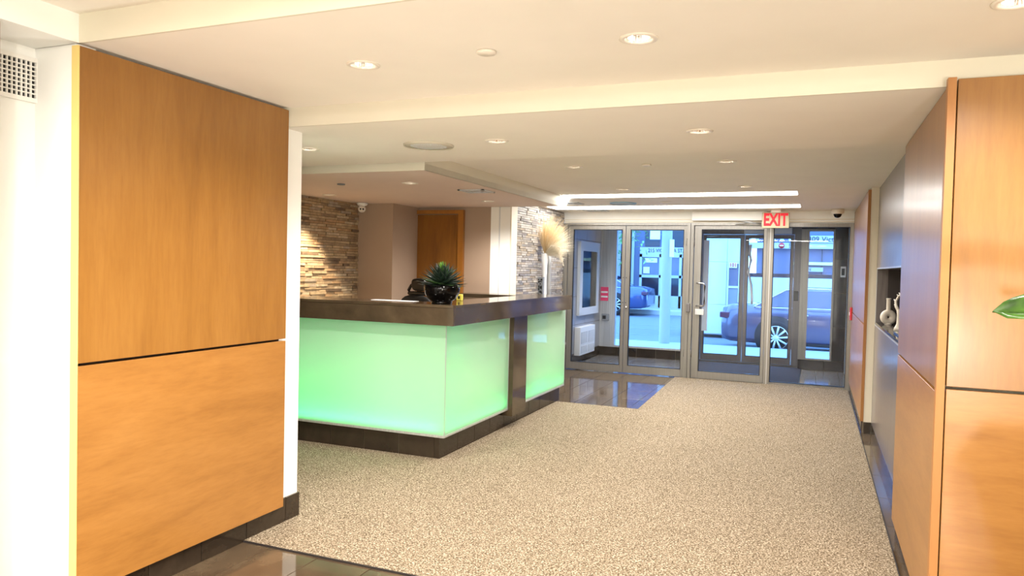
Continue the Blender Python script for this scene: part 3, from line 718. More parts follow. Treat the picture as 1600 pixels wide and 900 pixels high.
bx(-3.40, -3.33, 9.235, 9.29, 1.03, 1.375, bev=.004).out('body', 'mid_grey', t)
for k in range(26):
    yy = 1.05+random.random()*.30; xx = -3.394+random.random()*.058; s_ = random.uniform(.006, .014)
    B().lathe([(0, .004), (s_, .003), (s_*1.1, 0), (0, 0)], (xx, 9.235, yy), 7, Matrix.Rotation(PI/2, 4, 'X')).out('dark_spot', 'black_plastic', t)

# ------------------------------------------------------------------ niche ornaments
nz = nz0+.0005
t = setp(B().out('x', 'ceramic_white') if False else thing('donut_vase', (.62, 7.30, nz), 'cream ring-shaped vase with a straight neck in the dark wall recess', 'vase'))
Ry = Matrix.Rotation(PI/2, 4, 'X') @ Matrix.Identity(4)
def torus(b, c, R, r, M, n=40, mseg=16, sx=1):
    tb = bmesh.new(); ring = []
    for i in range(n):
        a = 2*PI*i/n; ring.append([tb.verts.new(((R+r*math.cos(2*PI*j/mseg))*math.cos(a), (R+r*math.cos(2*PI*j/mseg))*math.sin(a), sx*r*math.sin(2*PI*j/mseg))) for j in range(mseg)])
    for i in range(n):
        for j in range(mseg): f = tb.faces.new((ring[i][j], ring[(i+1) % n][j], ring[(i+1) % n][(j+1) % mseg], ring[i][(j+1) % mseg])); f.smooth = True
    return b.join(tb, Matrix.Translation(c) @ M)
Vx, Vy = .605, 7.32
torus(B(), (Vx, Vy, nz+.066), .039, .029, Matrix.Rotation(.25, 4, 'Z') @ Matrix.Rotation(PI/2, 4, 'X'), sx=.95).out('ring_body', 'ceramic_white', t)
B().lathe([(.018, .0), (.018, .10), (.022, .106), (.020, .111), (.014, .106), (.014, .0)], (Vx, Vy, nz+.122), 24).out('neck', 'ceramic_white', t)
B().lathe([(0, 0), (.03, 0), (.026, .012), (0, .012)], (Vx, Vy, nz), 24).out('foot', 'ceramic_white', t)
t.location = (Vx, Vy, nz)
for ch in t.children: ch.data.transform(Matrix.Translation(Vector((.62, 7.30, nz))-Vector((Vx, Vy, nz))))
# coral figurine
fx, fy = .62, 6.62
t = thing('coral_figurine', (fx, fy, nz), 'cream branching coral-like figurine half hidden in the dark wall recess', 'ornament')
B().lathe([(0, 0), (.035, 0), (.028, .02), (.014, .05), (.011, .12), (.016, .16), (0, .17)], (fx, fy, nz), 20).out('base', 'ceramic_white', t)
cp = [(fx, fy, nz+.15), (fx-.018, fy+.02, nz+.19), (fx-.02, fy+.035, nz+.23), (fx, fy+.03, nz+.27), (fx+.01, fy, nz+.285), (fx+.01, fy-.04, nz+.26)]
B().tube(cp, .013, 8, .007).out('branch', 'ceramic_white', t)
for i, p in enumerate(cp[1:-1]):
    B().tube([p, (p[0]-.01, p[1]+.03, p[2]+.012)], .007, 6, .004).out('twig', 'ceramic_white', t)
setp(B().box(.56, .78, 5.5, 6.3, nz, nz+.012, bev=.003).out('tray', 'black_gloss'), 'flat dark glossy tray lying in the dark wall recess', 'tray')
setp(B().tube([(.66, 6.5, nz+.013), (.68, 6.66, nz+.02), (.66, 6.75, nz+.012)], .012, 8).out('driftwood_stick', 'vase_grey'), 'pale grey curved piece lying beside the coral figurine', 'ornament')

# fire pull station on far right panel
t = thing('fire_alarm_pull', (.43, 10.2, .93), 'small red fire alarm pull station on the far right wood panelling', 'alarm')
bx(.410, .4355, 10.14, 10.24, .93, 1.09, bev=.006).out('body', 'red_plastic', t)
bx(.404, .410, 10.16, 10.22, .99, 1.03, bev=.002).out('handle', 'paper_white', t)

# ------------------------------------------------------------------ inner storefront
def frame_door(name, x0, x1, y, z0, z1, sl, sr, top, bot, mt, th=.045, label=None, handles=()):
    """glazed aluminium leaf: stiles, rails, gaskets, pane"""
    d = thing(name, ((x0+x1)/2, y, z0), kind='structure')
    bx(x0, x0+sl, y-th/2, y+th/2, z0, z1, bev=.002).out('stile', mt, d); bx(x1-sr, x1, y-th/2, y+th/2, z0, z1, bev=.002).out('stile', mt, d)
    bx(x0+sl, x1-sr, y-th/2, y+th/2, z1-top, z1).out('top_rail', mt, d); bx(x0+sl, x1-sr, y-th/2, y+th/2, z0, z0+bot).out('bottom_rail', mt, d)
    a, b_, c_, e = x0+sl, x1-sr, z0+bot, z1-top; g = .007
    B().box(a, a+g, y-th/2-.002, y+th/2, c_, e).box(b_-g, b_, y-th/2-.002, y+th/2, c_, e).box(a, b_, y-th/2-.002, y+th/2, c_, c_+g).box(a, b_, y-th/2-.002, y+th/2, e-g, e).out('gasket', 'black_gasket', d)
    bx(a+g, b_-g, y-.003, y+.003, c_+g, e-g).out('pane', 'glass', d)
    return d
fY = YS
sf = struct('window_1', B().box(-3.455, -3.405, fY-.06, fY+.06, 0, 2.16).box(-1.665, -1.575, fY-.06, fY+.06, 0, 2.16).box(-.612, -.535, fY-.06, fY+.06, 0, 2.16).box(.395, .445, fY-.06, fY+.06, 0, 2.16)
    .box(-3.405, -1.665, fY-.06, fY+.06, 2.13, 2.16).box(-1.575, -.612, fY-.06, fY+.06, 2.13, 2.16).box(-.535, .395, fY-.06, fY+.06, 2.11, 2.16), 'aluminium')
bx(-1.622, -1.616, fY-.064, fY-.06, 0, 2.16).out('joint', 'black_gasket', sf)
bx(-.576, -.568, fY-.066, fY-.058, 0, 2.16).out('joint', 'aluminium_pale', sf)
bx(-.535, .395, fY-.05, fY+.05, .0, .035).out('sill', 'aluminium', sf)
B().box(-.535, -.528, fY-.03, fY+.03, .035, 2.11).box(.388, .395, fY-.03, fY+.03, .035, 2.11).box(-.535, .395, fY-.03, fY+.03, 2.103, 2.11).box(-.535, .395, fY-.03, fY+.03, .035, .042).out('gasket', 'black_gasket', sf)
bx(-.528, .388, fY-.004, fY+.004, .042, 2.103).out('pane', 'glass', sf)
struct('wall_front', B().box(-3.49, .62, fY-.03, fY+.09, 2.1605, H3), 'white_paint')
struct('trim_4', B().box(-3.455, .445, fY-.05, fY-.03, 2.17, 2.185).box(-3.455, .445, fY-.045, fY-.03, 2.205, 2.215), 'cream_paint')
t = thing('door_operator', (-1.1, fY-.08, 2.19), 'long white door operator box above the main glass door', 'door operator')
bx(-1.60, -.62, fY-.14, fY-.031, 2.19, 2.315, bev=.003).out('housing', 'white_plastic', t)
B().tube([(-.98, fY-.10, 2.188), (-.83, fY-.22, 2.165), (-.70, fY-.12, 2.15)], .009, 8).out('arm', 'aluminium_pale', t)
B().tube([(-1.02, fY-.07, 2.14), (-.86, fY-.16, 2.165)], .007, 8).out('arm', 'aluminium_pale', t)
dA = frame_door('door_2', -3.400, -2.542, fY, .012, 2.128, .075, .045, .055, .105, 'aluminium')
dB = frame_door('door_3', -2.536, -1.670, fY, .012, 2.128, .065, .045, .055, .105, 'aluminium')
dC = frame_door('door_4', -1.570, -.617, fY, .012, 2.128, .095, .04, .05, .10, 'aluminium')
B().lathe([(0, .03), (.013, .03), (.016, .022), (.014, 0), (0, 0)], (-2.506, fY-.0225, .955), 16, Matrix.Rotation(PI/2, 4, 'X')).out('lock_cylinder', 'chrome', dB)
for zz in (1.02, 1.38): B().lathe([(0, .006), (.006, .006), (.007, 0), (0, 0)], (-2.56, fY-.0225, zz), 10, Matrix.Rotation(PI/2, 4, 'X')).out('screw', 'black_gasket', dA)
for zz in (1.02, 1.38): B().lathe([(0, .006), (.006, .006), (.007, 0), (0, 0)], (-2.516, fY-.0225, zz), 10, Matrix.Rotation(PI/2, 4, 'X')).out('screw', 'black_gasket', dB)
for dd, xs in ((dA, -3.404), (dB, -1.667), (dC, -1.573)):
    for zz in (.35, 1.9): B().tube([(xs, fY-.03, zz-.05), (xs, fY-.03, zz+.05)], .009, 8).out('hinge', 'aluminium_dark', dd)
B().tube([(-1.515, fY-.024, 1.335), (-1.515, fY-.075, 1.335), (-1.42, fY-.085, 1.33), (-1.405, fY-.085, 1.30), (-1.405, fY-.085, 1.05), (-1.42, fY-.08, 1.02), (-1.515, fY-.07, 1.02), (-1.515, fY-.024, 1.02)], .0125, 10).out('pull_handle', 'chrome', dC)
bx(-1.53, -1.41, fY-.06, fY-.024, .895, .975, bev=.004).out('lock_box', 'aluminium_pale', dC)
t = setp(B().box(-1.652, -1.596, fY-.085, fY-.0665, .925, 1.05, bev=.005).out('strike_plate', 'aluminium_dark'), 'dark metal latch box on the post left of the main door', 'latch')

# ------------------------------------------------------------------ vestibule
VX0, VX1, VY1 = -3.47, .445, 12.6
wv = struct('wall_left', bx(-3.75, VX0-.012, YS+.09, 13.0, -.008, 2.5), 'dark_grout')
for i in range(4):
    for j in range(5):
        y0_ = YS+.1+i*.53; z0_ = .155+j*.45
        piece(wv, 'tile', 'wall_panel_grey', VX0-.006, y0_+.262, min(z0_+.225, 2.3), .012, .524, .444, .002)
for i in range(4): piece(wv, 'tile', 'base_tile', VX0-.004, YS+.1+i*.53+.262, .078, .014, .524, .15, .002)
struct('wall_right', bx(VX1+.002, .7, YS+.09, 13.0, -.008, 2.5), 'light_grey')
ceil_holes('ceiling', -3.75, .7, YS+.09, 12.95, 2.26, .14, [(-2.6, 11.6, HR), (-.95, 11.6, HR)], 'ceiling_paint')
# outer left window with a tiled upstand
oy = 12.62
up_ = struct('wall_front', bx(VX0, -1.80, oy-.05, oy+.1, -.004, .150), 'dark_grout')
for i in range(5):
    a_ = VX0+i*.333; piece(up_, 'tile', 'base_tile', a_+.1665, oy-.054, .075, .328, .01, .148, .002)
ow = struct('window_2', B().box(-3.47, -3.20, oy-.04, oy+.06, .15, 2.26).box(-3.20, -2.0, oy-.03, oy+.03, 2.17, 2.26).box(-3.20, -1.80, oy-.04, oy+.05, .151, .18).box(-2.06, -1.80, oy-.04, oy+.05, .18, 2.26), 'aluminium_pale')
bx(-3.20, -2.06, oy-.003, oy+.003, .18, 2.17).out('pane', 'glass', ow)
# outer doors
yd = 12.78
f2 = struct('window_3', B().box(-1.80, -1.765, yd-.05, yd+.05, 0, 2.26).box(-.33, -.22, yd-.05, yd+.05, 0, 2.26).box(-1.765, -.33, yd-.05, yd+.05, 2.12, 2.26).box(-1.765, -.33, yd-.08, yd+.08, .0, .014), 'aluminium_dark')
d5 = frame_door('door_5', -1.760, -1.098, yd, .018, 2.115, .04, .06, .055, .10, 'aluminium_dark')
d6 = frame_door('door_6', -1.092, -.335, yd, .018, 2.115, .055, .045, .055, .10, 'aluminium_dark')
B().tube([(-1.00, yd-.04, 1.95), (-1.01, yd-.06, 1.80), (-.985, yd-.07, 1.7), (-1.02, yd-.075, 1.5), (-.97, yd-.075, 1.3), (-.95, yd-.06, 1.05), (-.955, yd-.04, .98)], .024, 8, .018).out('wavy_strip', 'paper_white', d6)  # pale wavy strip against the door glass
B().tube([(-1.70, yd-.03, 2.08), (-1.62, yd-.10, 2.085), (-1.50, yd-.03, 2.09)], .012, 8).out('closer_arm', 'aluminium_pale', d5)
bx(-1.75, -1.66, yd-.03, yd-.024, .5, 2.02).out('reflection_strip', 'light_grey', d5)  # pale strip standing in for reflections in the door glass
t = setp(bx(-1.10, -.37, yd-.17, yd-.052, 2.125, 2.225, bev=.003).out('operator_box', 'light_grey'), 'pale grey operator box above the outer vestibule doors', 'door operator')
bx(-.315, -.245, yd-.085, yd-.051, 1.06, 1.22, bev=.006).out('key_switch', 'black_plastic', f2)
# right pier and window
yp = 12.45
pr_ = struct('wall_front', B().box(-.22, .445, yp, yp+.25, -.004, .155).box(.262, .445, yp, yp+.25, .155, 2.26).box(-.22, .262, yp, yp+.25, 2.19, 2.26), 'dark_grout')
piece(pr_, 'tile', 'pier_tile', -.03, yp-.004, .078, .376, .01, .15, .002); piece(pr_, 'tile', 'pier_tile', .303, yp-.004, .078, .28, .01, .15, .002)
for j in range(4): piece(pr_, 'tile', 'pier_tile', .355, yp-.004, .158+.26+j*.525, .178, .01, .52, .002)
piece(pr_, 'tile', 'pier_tile', .02, yp-.004, 2.225, .48, .01, .066, .002)
w4 = struct('window_4', B().box(-.22, -.105, yp-.02, yp+.03, .157, 2.188).box(.235, .262, yp-.02, yp+.03, .157, 2.188).box(-.105, .235, yp-.02, yp+.03, 2.155, 2.188).box(-.105, .235, yp-.03, yp+.03, .157, .180), 'aluminium')
bx(-.105, .235, yp, yp+.006, .18, 2.155).out('pane', 'glass', w4)
t = thing('card_reader', (.385, yp-.02, 1.45), 'white framed card reader on the dark tiled pier at right', 'card reader')
bx(.350, .425, yp-.028, yp-.0095, 1.455, 1.62, bev=.004).out('body', 'white_plastic', t); bx(.366, .409, yp-.0295, yp-.028, 1.485, 1.59).out('keypad', 'black_plastic', t)
# mat
t = thing('door_mat', (-.98, 11.55, 0), 'dark ribbed entrance mat in the vestibule before the outer doors', 'mat')
bx(-1.78, -.16, 10.66, 12.52, .0005, .008).out('base', 'black_plastic', t)
b = B(); k = 0
y = 10.67
while y < 12.5:
    b.box(-1.77, -.17, y, y+.016, .008, .014); y += .026
o = b.out('rib', 'mat_fabric', t); o['kind'] = 'stuff'
g5 = 'added downlights in the vestibule ceiling'  # both lamps are added to brighten the vestibule floor
ceil_lab = ('added downlight in the vestibule ceiling behind the left pair of doors', 'added downlight in the vestibule ceiling above the entrance mat')
for p_, l_ in zip(((-2.6, 11.6), (-.95, 11.6)), ceil_lab):
    tt = place_dl(p_, 2.26-.001, l_, g5, 26, 105)
# heater
t = thing('wall_heater', (VX0, 11.53, .12), 'white wall heater with four slotted grilles low on the vestibule left wall', 'heater')
bx(VX0+.001, VX0+.10, 11.12, 11.95, .13, .575, bev=.008).out('casing', 'white_plastic', t)
for (ya, yb_) in ((11.17, 11.50), (11.57, 11.90)):
    for (za, zb) in ((.16, .275), (.31, .49)):
        g = bx(VX0+.100, VX0+.102, ya, yb_, za, zb).out('grille', 'mid_grey', t)
        b = B(); z = za
        while z < zb-.004: b.box(VX0+.102, VX0+.105, ya, yb_, z, z+.009); z += .018
        for q in range(1, 5): b.box(VX0+.102, VX0+.106, ya+(yb_-ya)*q/5-.005, ya+(yb_-ya)*q/5+.005, za, zb)
        o = b.out('slat', 'white_plastic', g); o['kind'] = 'stuff'
# display case
t = thing('notice_case', (VX0, 11.8, .75), 'tall glazed notice case on the vestibule left wall above the heater', 'notice board')
ya, yb_, za, zb = 11.2, 12.30, .75, 1.93
B().box(VX0+.001, VX0+.05, ya, ya+.14, za, zb).box(VX0+.001, VX0+.05, yb_-.14, yb_, za, zb).box(VX0+.001, VX0+.05, ya+.14, yb_-.14, za, za+.12).box(VX0+.001, VX0+.05, ya+.14, yb_-.14, zb-.15, zb).out('frame', 'light_grey', t)
bx(VX0+.001, VX0+.012, ya+.14, yb_-.14, za+.12, zb-.15).out('backing', 'facade_blue_grey', t)
for (a_, b2, c_, e_, m_) in ((11.42, 11.60, 1.30, 1.62, 'paper_white'), (11.68, 11.86, 1.10, 1.5, 'cladding_pale'), (11.9, 12.08, 1.32, 1.6, 'facade_pale'), (11.45, 11.95, .9, 1.0, 'pink_sign')):
    bx(VX0+.012, VX0+.016, a_, b2, c_, e_).out('notice', m_, t)
bx(VX0+.040, VX0+.044, ya+.14, yb_-.14, za+.12, zb-.15).out('pane', 'glass', t)
t = thing('warning_sign', (-3.395, oy-.045, .95), 'red and white notice on the pale post beside the outer left window', 'sign')
bx(-3.462, -3.325, oy-.048, oy-.041, .945, 1.185).out('plate', 'pink_sign', t)
for zz in (1.10, 1.02): bx(-3.452, -3.335, oy-.050, oy-.048, zz-.018, zz+.012).out('text_band', 'paper_white', t)
t = thing('intercom', (-3.36, oy-.045, .58), 'small grey intercom box on the pale post below the red notice', 'intercom')
bx(-3.43, -3.30, oy-.075, oy-.041, .60, .72, bev=.006).out('body', 'mid_grey', t); bx(-3.41, -3.35, oy-.078, oy-.075, .63, .69).out('screen', 'black_plastic', t)
struct('wall_front', bx(-3.75, .7, 12.62, 13.0, 2.26, 3.4), 'facade_pale')

# ------------------------------------------------------------------ street
struct('pavement', bx(-30, 30, 12.9, 15.9, -.25, -.03), 'concrete')
struct('road', bx(-40, 40, 15.9, 27.6, -.35, -.16), 'asphalt')
struct('kerb', bx(-40, 40, 27.6, 28.0, -.2, .0), 'kerb')
struct('pavement', bx(-40, 40, 28.0, 45, -.25, -.02), 'concrete')
for yy in (17.3, 18.8, 20.6, 22.0): setp(bx(-20, 15, yy, yy+.07, -.16, -.155).out('tram_rail', 'mid_grey'), {17.3: 'nearest tram rail in the road', 18.8: 'second nearest tram rail in the road', 20.6: 'third tram rail in the road', 22.0: 'farthest tram rail in the road'}[yy], 'rail', 'tram rails in the road')
def car(name, label, loc, mirror, paint_m, Y0):
    """side-on sedan; local x forward, near side at local y=0, body extends +y"""
    t = thing(name, loc, label, 'car'); s = -1 if mirror else 1
    X = lambda x: loc[0]+s*x
    wheels = (0, 2.72); yN, yF = loc[1], loc[1]+1.82
    # body loft: stations (x, zbottom, zbelt, ztopdeck)
    st = [(-1.12, .36, .60, .70), (-1.08, .26, .72, .90), (-.9, .22, .78, .96), (-.45, .20, .82, .98), (.0, .20, .84, .97), (.8, .18, .84, .95), (1.6, .18, .84, .94), (2.2, .20, .82, .95), (2.9, .20, .76, .88), (3.4, .24, .66, .76), (3.56, .34, .55, .62)]
    bm = bmesh.new(); rings = []
    for x, zb, zm, zt in st:
        e = .0 if -.9 <= x <= 2.9 else (.10 if -1.1 < x < 3.3 else .26)
        a, c_ = yN+e, yF-e
        pr = [(a+.06, zb), (a, zb+.10), (a-.01, zm-.12), (a+.015, zm), (a+.10, zt), ((a+c_)/2, zt+.03), (c_-.10, zt), (c_-.015, zm), (c_+.01, zm-.12), (c_, zb+.10), (c_-.06, zb)]
        rings.append([bm.verts.new((X(x), y, z+loc[2])) for y, z in pr])
    for r, q in zip(rings, rings[1:]):
        for k in range(11): f = bm.faces.new((r[k], r[(k+1) % 11], q[(k+1) % 11], q[k])); f.smooth = True
    bm.faces.new(rings[0]); bm.faces.new(rings[-1]); bmesh.ops.recalc_face_normals(bm, faces=bm.faces)
    b = B(); b.bm.free(); b.bm = bm; b.out('body', paint_m, t)
    # cabin
    def cab(lo, hi, z0, z1, in0, in1, mt, nm_, th=0):
        bm = bmesh.new(); P = []
        for (xs, z, i_) in ((lo, z0, in0), (hi, z1, in1)):
            P.append([bm.verts.new((X(xs[0]), yN+i_, z+loc[2])), bm.verts.new((X(xs[1]), yN+i_, z+loc[2])), bm.verts.new((X(xs[1]), yF-i_, z+loc[2])), bm.verts.new((X(xs[0]), yF-i_, z+loc[2]))])
        for k in range(4): bm.faces.new((P[0][k], P[0][(k+1) % 4], P[1][(k+1) % 4], P[1][k]))
        bm.faces.new(P[0]); bm.faces.new(P[1]); bmesh.ops.recalc_face_normals(bm, faces=bm.faces)
        b = B(); b.bm.free(); b.bm = bm; return b.out(nm_, mt, t)
    cab((-.42, 2.25), (.18, 1.55), .94, 1.30, .09, .24, 'car_glass', 'window_band')
    cab((.10, 1.62), (.34, 1.36), 1.295, 1.365, .235, .34, paint_m, 'roof')
    # pillars
    for (xa, xb) in (((-.47, .16), (-.34, .24)), ((.26, .46), (.33, .50)), ((1.1, 1.0), (1.2, 1.08)), ((2.2, 1.5), (2.32, 1.58))):
        bm = bmesh.new(); v = [bm.verts.new((X(x), y, z+loc[2])) for x, y, z in ((xa[0], yN+.082, .945), (xb[0], yN+.082, .945), (xb[1], yN+.232, 1.30), (xa[1], yN+.232, 1.30))]
        w = [bm.verts.new(q.co+Vector((0, .02, 0))) for q in v]
        bm.faces.new(v); bm.faces.new(w[::-1])
        for k in range(4): bm.faces.new((v[k], v[(k+1) % 4], w[(k+1) % 4], w[k]))
        b = B(); b.bm.free(); b.bm = bm; b.out('pillar', paint_m, t)
    B().tube([(X(-.45), yN+.075, loc[2]+.95), (X(.16), yN+.22, loc[2]+1.31), (X(.5), yN+.235, loc[2]+1.345), (X(1.5), yN+.235, loc[2]+1.34), (X(2.3), yN+.08, loc[2]+.95)], .012, 6).out('roof_trim', 'chrome', t)
    B().tube([(X(-.42), yN+.055, loc[2]+.945), (X(2.3), yN+.055, loc[2]+.945)], .010, 6).out('belt_trim', 'chrome', t)
    for xw in wheels:
        M = Matrix.Rotation(PI/2, 4, 'X')
        bm = bmesh.new(); cz = .335+loc[2]
        B().lathe([(0, .0), (.42, .0), (.42, .02), (0, .02)], (X(xw), yN+.0, cz+.02), 40, M).out('wheel_arch', 'tyre', t)
        ty = B().lathe([(.245, .03), (.30, .045), (.335, .03), (.338, -.0), (.335, -.15), (.24, -.16)], (X(xw), yN+.012-.02, cz), 40, M).out('tyre', 'tyre', t)
        r_ = B().lathe([(.235, .045), (.245, .04), (.245, -.02), (.235, -.03), (.222, .01)], (X(xw), yN-.012, cz), 40, M)
        r_.lathe([(0, .05), (.055, .05), (.065, .035), (0, .03)], (X(xw), yN-.012, cz), 20, M)
        for k in range(10):
            a = 2*PI*k/10+.1
            pts = [(X(xw)+r*math.cos(a), yN-.012-.035, cz+r*math.sin(a)) for r in (.05, .235)]
            r_.tube(pts, .018, 6, .024)
        r_.out('rim', 'rim', ty)
    bx(min(X(-1.13), X(-.93)), max(X(-1.13), X(-.93)), yN+.02, yN+.32, loc[2]+.70, loc[2]+.82, bev=.02).out('tail_light', 'tail_red', t)
    bx(min(X(.42), X(.60)), max(X(.42), X(.60)), yN-.03, yN-.005, loc[2]+.80, loc[2]+.825, bev=.008).out('door_handle', 'chrome', t)
    bx(min(X(.35), X(.36)), max(X(.35), X(.36)), yN-.013, yN-.004, loc[2]+.45, loc[2]+.9).out('door_seam', 'black_gasket', t)
    bx(min(X(.4), X(2.3)), max(X(.4), X(2.3)), yN-.02, yN+.02, loc[2]+.20, loc[2]+.25).out('sill_trim', 'black_plastic', t)
    return t
car('sedan', 'dark blue sedan parked at the kerb right outside the doors', (-.71, 16.05, -.16), False, 'car_blue', 0)
car('sedan', 'smaller bright blue sedan parked across the street, seen through the left glass door', (-6.62, 26.0, -.10), True, 'car_blue_far', 0)
# concrete pole with signs
t = thing('utility_pole', (-2.90, 15.62, -.03), 'pale concrete utility pole on the street seen through the left glass doors', 'pole')
B().lathe([(.112, 0), (.11, 2), (.10, 6), (0, 6)], (-2.90, 15.62, -.03), 20).out('shaft', 'concrete', t)
bx(-3.24, -3.03, 15.52, 15.54, 2.14, 2.36).out('sign_plate', 'paper_white', t)
bx(-2.82, -2.73, 15.50, 15.52, 1.78, 2.14).out('sign_plate', 'paper_white', t)
# tree
t = thing('street_tree', (-5.1, 18.5, -.05), 'leafy street tree seen at the top of the left glass door', 'tree')
B().tube([(-5.35, 18.6, -.05), (-5.3, 18.6, 1.5), (-5.1, 18.5, 3.2)], .05, 8, .04).out('trunk', 'bark', t)
b = B()
for k in range(620):
    c_ = Vector((random.gauss(-4.75, .45), random.gauss(18.4, .4), random.gauss(2.85, .48)))
    d_ = Vector((random.gauss(0, 1), random.gauss(0, 1), random.gauss(-.3, .6))).normalized()
    pleaf(b, c_, d_, random.uniform(.1, .17), .035, .1, .2, 3)
o = b.out('foliage', 'foliage_out', t); o['kind'] = 'stuff'
# brick-blue building with glazed entrance, left
t = thing('shop_building', (-5.5, 30.2, -.02), 'building across the street with an address band above a pale framed glazed entrance', 'building')
bx(-12, -3.2, 30.1, 33, -.02, 6).out('wall', 'facade_blue_grey', t)
bx(-6.66, -4.4, 30.0, 30.1, 2.15, 2.42).out('address_band', 'facade_pale', t)
text('lettering', '215 VICTORIA ST. N', (-5.52, 29.99, 2.285), .16, 'ink', t, depth=.01, sx=.82)
f_ = B()
for xx in (-6.66, -5.86, -5.50, -5.06, -4.4): f_.box(xx, xx+.10, 30.0, 30.1, -.02, 2.15)
f_.box(-6.66, -4.3, 30.0, 30.1, 1.19, 1.30).box(-6.66, -4.3, 30.0, 30.1, -.02, .47).box(-6.66, -4.3, 30.0, 30.1, 2.02, 2.15).out('entrance_frame', 'facade_pale', t)
for (a_, b_, c_, e_, m_) in ((-6.56, -5.86, .47, 1.19, 'dark_window'), (-6.56, -5.86, 1.30, 2.02, 'mid_window'), (-5.40, -5.06, .47, 1.19, 'dark_window'), (-5.40, -5.06, 1.30, 2.02, 'mid_window'), (-4.96, -4.4, .47, 2.02, 'dark_window')):
    bx(a_, b_, 30.06, 30.09, c_, e_).out('window', m_, t)
for (a_, b_) in ((-6.47, -5.88), (-5.38, -4.5)): bx(a_, b_, 30.05, 30.09, 2.46, 3.2).out('window', 'dark_window', t)
bx(-6.50, -6.25, 30.02, 30.05, 1.36, 1.62).out('window_poster', 'paper_white', t); bx(-6.45, -5.95, 30.02, 30.05, 1.80, 1.98).out('window_poster', 'paper_white', t)
bx(-7.0, -6.9, 30.0, 30.1, -.02, 3.4).out('downpipe', 'facade_pale', t)
bx(-9.6, -7.1, 30.0, 30.09, .75, 2.2).out('window', 'dark_window', t)
t = thing('striped_building', (-8.6, 29, -.02), 'pale building with banded windows behind the tree', 'building')
bx(-13, -7.35, 29.0, 29.6, -.02, 4.5).out('wall', 'facade_pale', t)
for k in range(6): bx(-12.8, -7.45, 28.96, 29.0, 1.2+k*.42, 1.32+k*.42).out('window_band', 'facade_blue_grey', t)
# pale clad wall behind the sedan's tail
t = thing('clad_kiosk', (-2.3, 19.4, -.05), 'pale panel-clad structure across the street left of the parked sedan', 'building')
bx(-3.0, -1.72, 19.1, 20.2, -.05, 3.2).out('core', 'mid_grey', t)
for i in range(2):
    for j in range(4):
        if i == 1 and j == 1: continue
        a_ = -3.0+i*.96; w_ = .955 if i == 0 else .325; z0_ = (-.05, .68, 1.745, 2.45)[j]; z1_ = (.675, 1.74, 2.445, 3.2)[j]
        bx(a_, a_+w_, 19.06, 19.1, z0_, z1_, bev=.004).out('panel', 'cladding_pale', t)
bx(-2.03, -1.72, 19.07, 19.1, 1.15, 1.74).out('window', 'mid_window', t); B().box(-2.035, -1.99, 19.04, 19.07, .68, 1.74).box(-1.76, -1.72, 19.04, 19.07, .68, 1.74).box(-1.99, -1.76, 19.04, 19.07, 1.70, 1.74).box(-1.99, -1.76, 19.04, 19.07, 1.1, 1.15).out('window_frame', 'cladding_pale', t)
bx(-1.985, -1.80, 19.02, 19.04, 1.60, 1.73).out('number_plate', 'paper_white', t)
text('lettering', '101', (-1.893, 19.015, 1.665), .09, 'red_plastic', t, depth=.004, bold=.03)
bx(-2.0, -1.74, 19.07, 19.1, .70, 1.10).out('lower_panel', 'mid_grey', t)
# parking structure to the right
t = thing('parking_garage', (-.5, 24.3, -.05), 'parking garage across the street with EXIT band and address band', 'building')
bx(-1.72, 9, 24.3, 28, -.05, 6).out('wall', 'facade_blue_grey', t)
bx(-2.05, 1.2, 24.1, 24.3, 2.25, 2.42).out('exit_band', 'facade_pale', t)
bx(-.18, 1.2, 24.05, 24.1, 2.43, 2.64).out('address_band', 'facade_pale', t)
text('lettering', 'EXIT', (-.60, 24.09, 2.33), .135, 'ink', t, depth=.01)
text('lettering', '309 Victoria', (-.25, 24.04, 2.53), .155, 'ink', t, depth=.01, align='LEFT')
ne = B().lathe([(0, .02), (.085, .02), (.085, 0), (0, 0)], (-.99, 24.09, 2.335), 24, Matrix.Rotation(PI/2, 4, 'X')).out('no_entry_disc', 'red_plastic', t)
bx(-1.045, -.935, 24.06, 24.07, 2.32, 2.35).out('white_bar', 'paper_white', ne)
bx(-.66, 1.5, 24.15, 24.25, 1.76, 1.85).out('height_bar', 'bar_yellow', t)
bx(-.64, .20, 24.16, 24.2, 1.56, 1.69).out('caution_plate', 'concrete', t)
text('lettering', 'CAUTION', (-.40, 24.15, 1.625), .085, 'ink', t, depth=.004)
bx(-2.05, 1.5, 24.2, 24.3, 1.355, 1.475).out('dark_beam', 'dark_window', t)
bx(-2.05, 1.5, 24.2, 24.3, .0, 1.355).out('parapet', 'cladding_pale', t)
for k in range(14): bx(-2.0+k*.24, -1.9+k*.24, 24.2, 24.3, 2.47, 2.60).out('louvre', 'facade_pale', t)
for xx in (-1.55, -.55, .15): bx(xx, xx+.02, 24.26, 24.3, 1.475, 2.25).out('joint', 'facade_dark', t)
B().tube([(-.475, 24.2, 2.25), (-.475, 24.2, 1.86)], .008, 6).out('lamp_cord', 'ink', t)
B().lathe([(.015, .08), (.10, 0), (0, 0)], (-.475, 24.2, 1.86), 16).out('lamp_cone', 'ink', t)

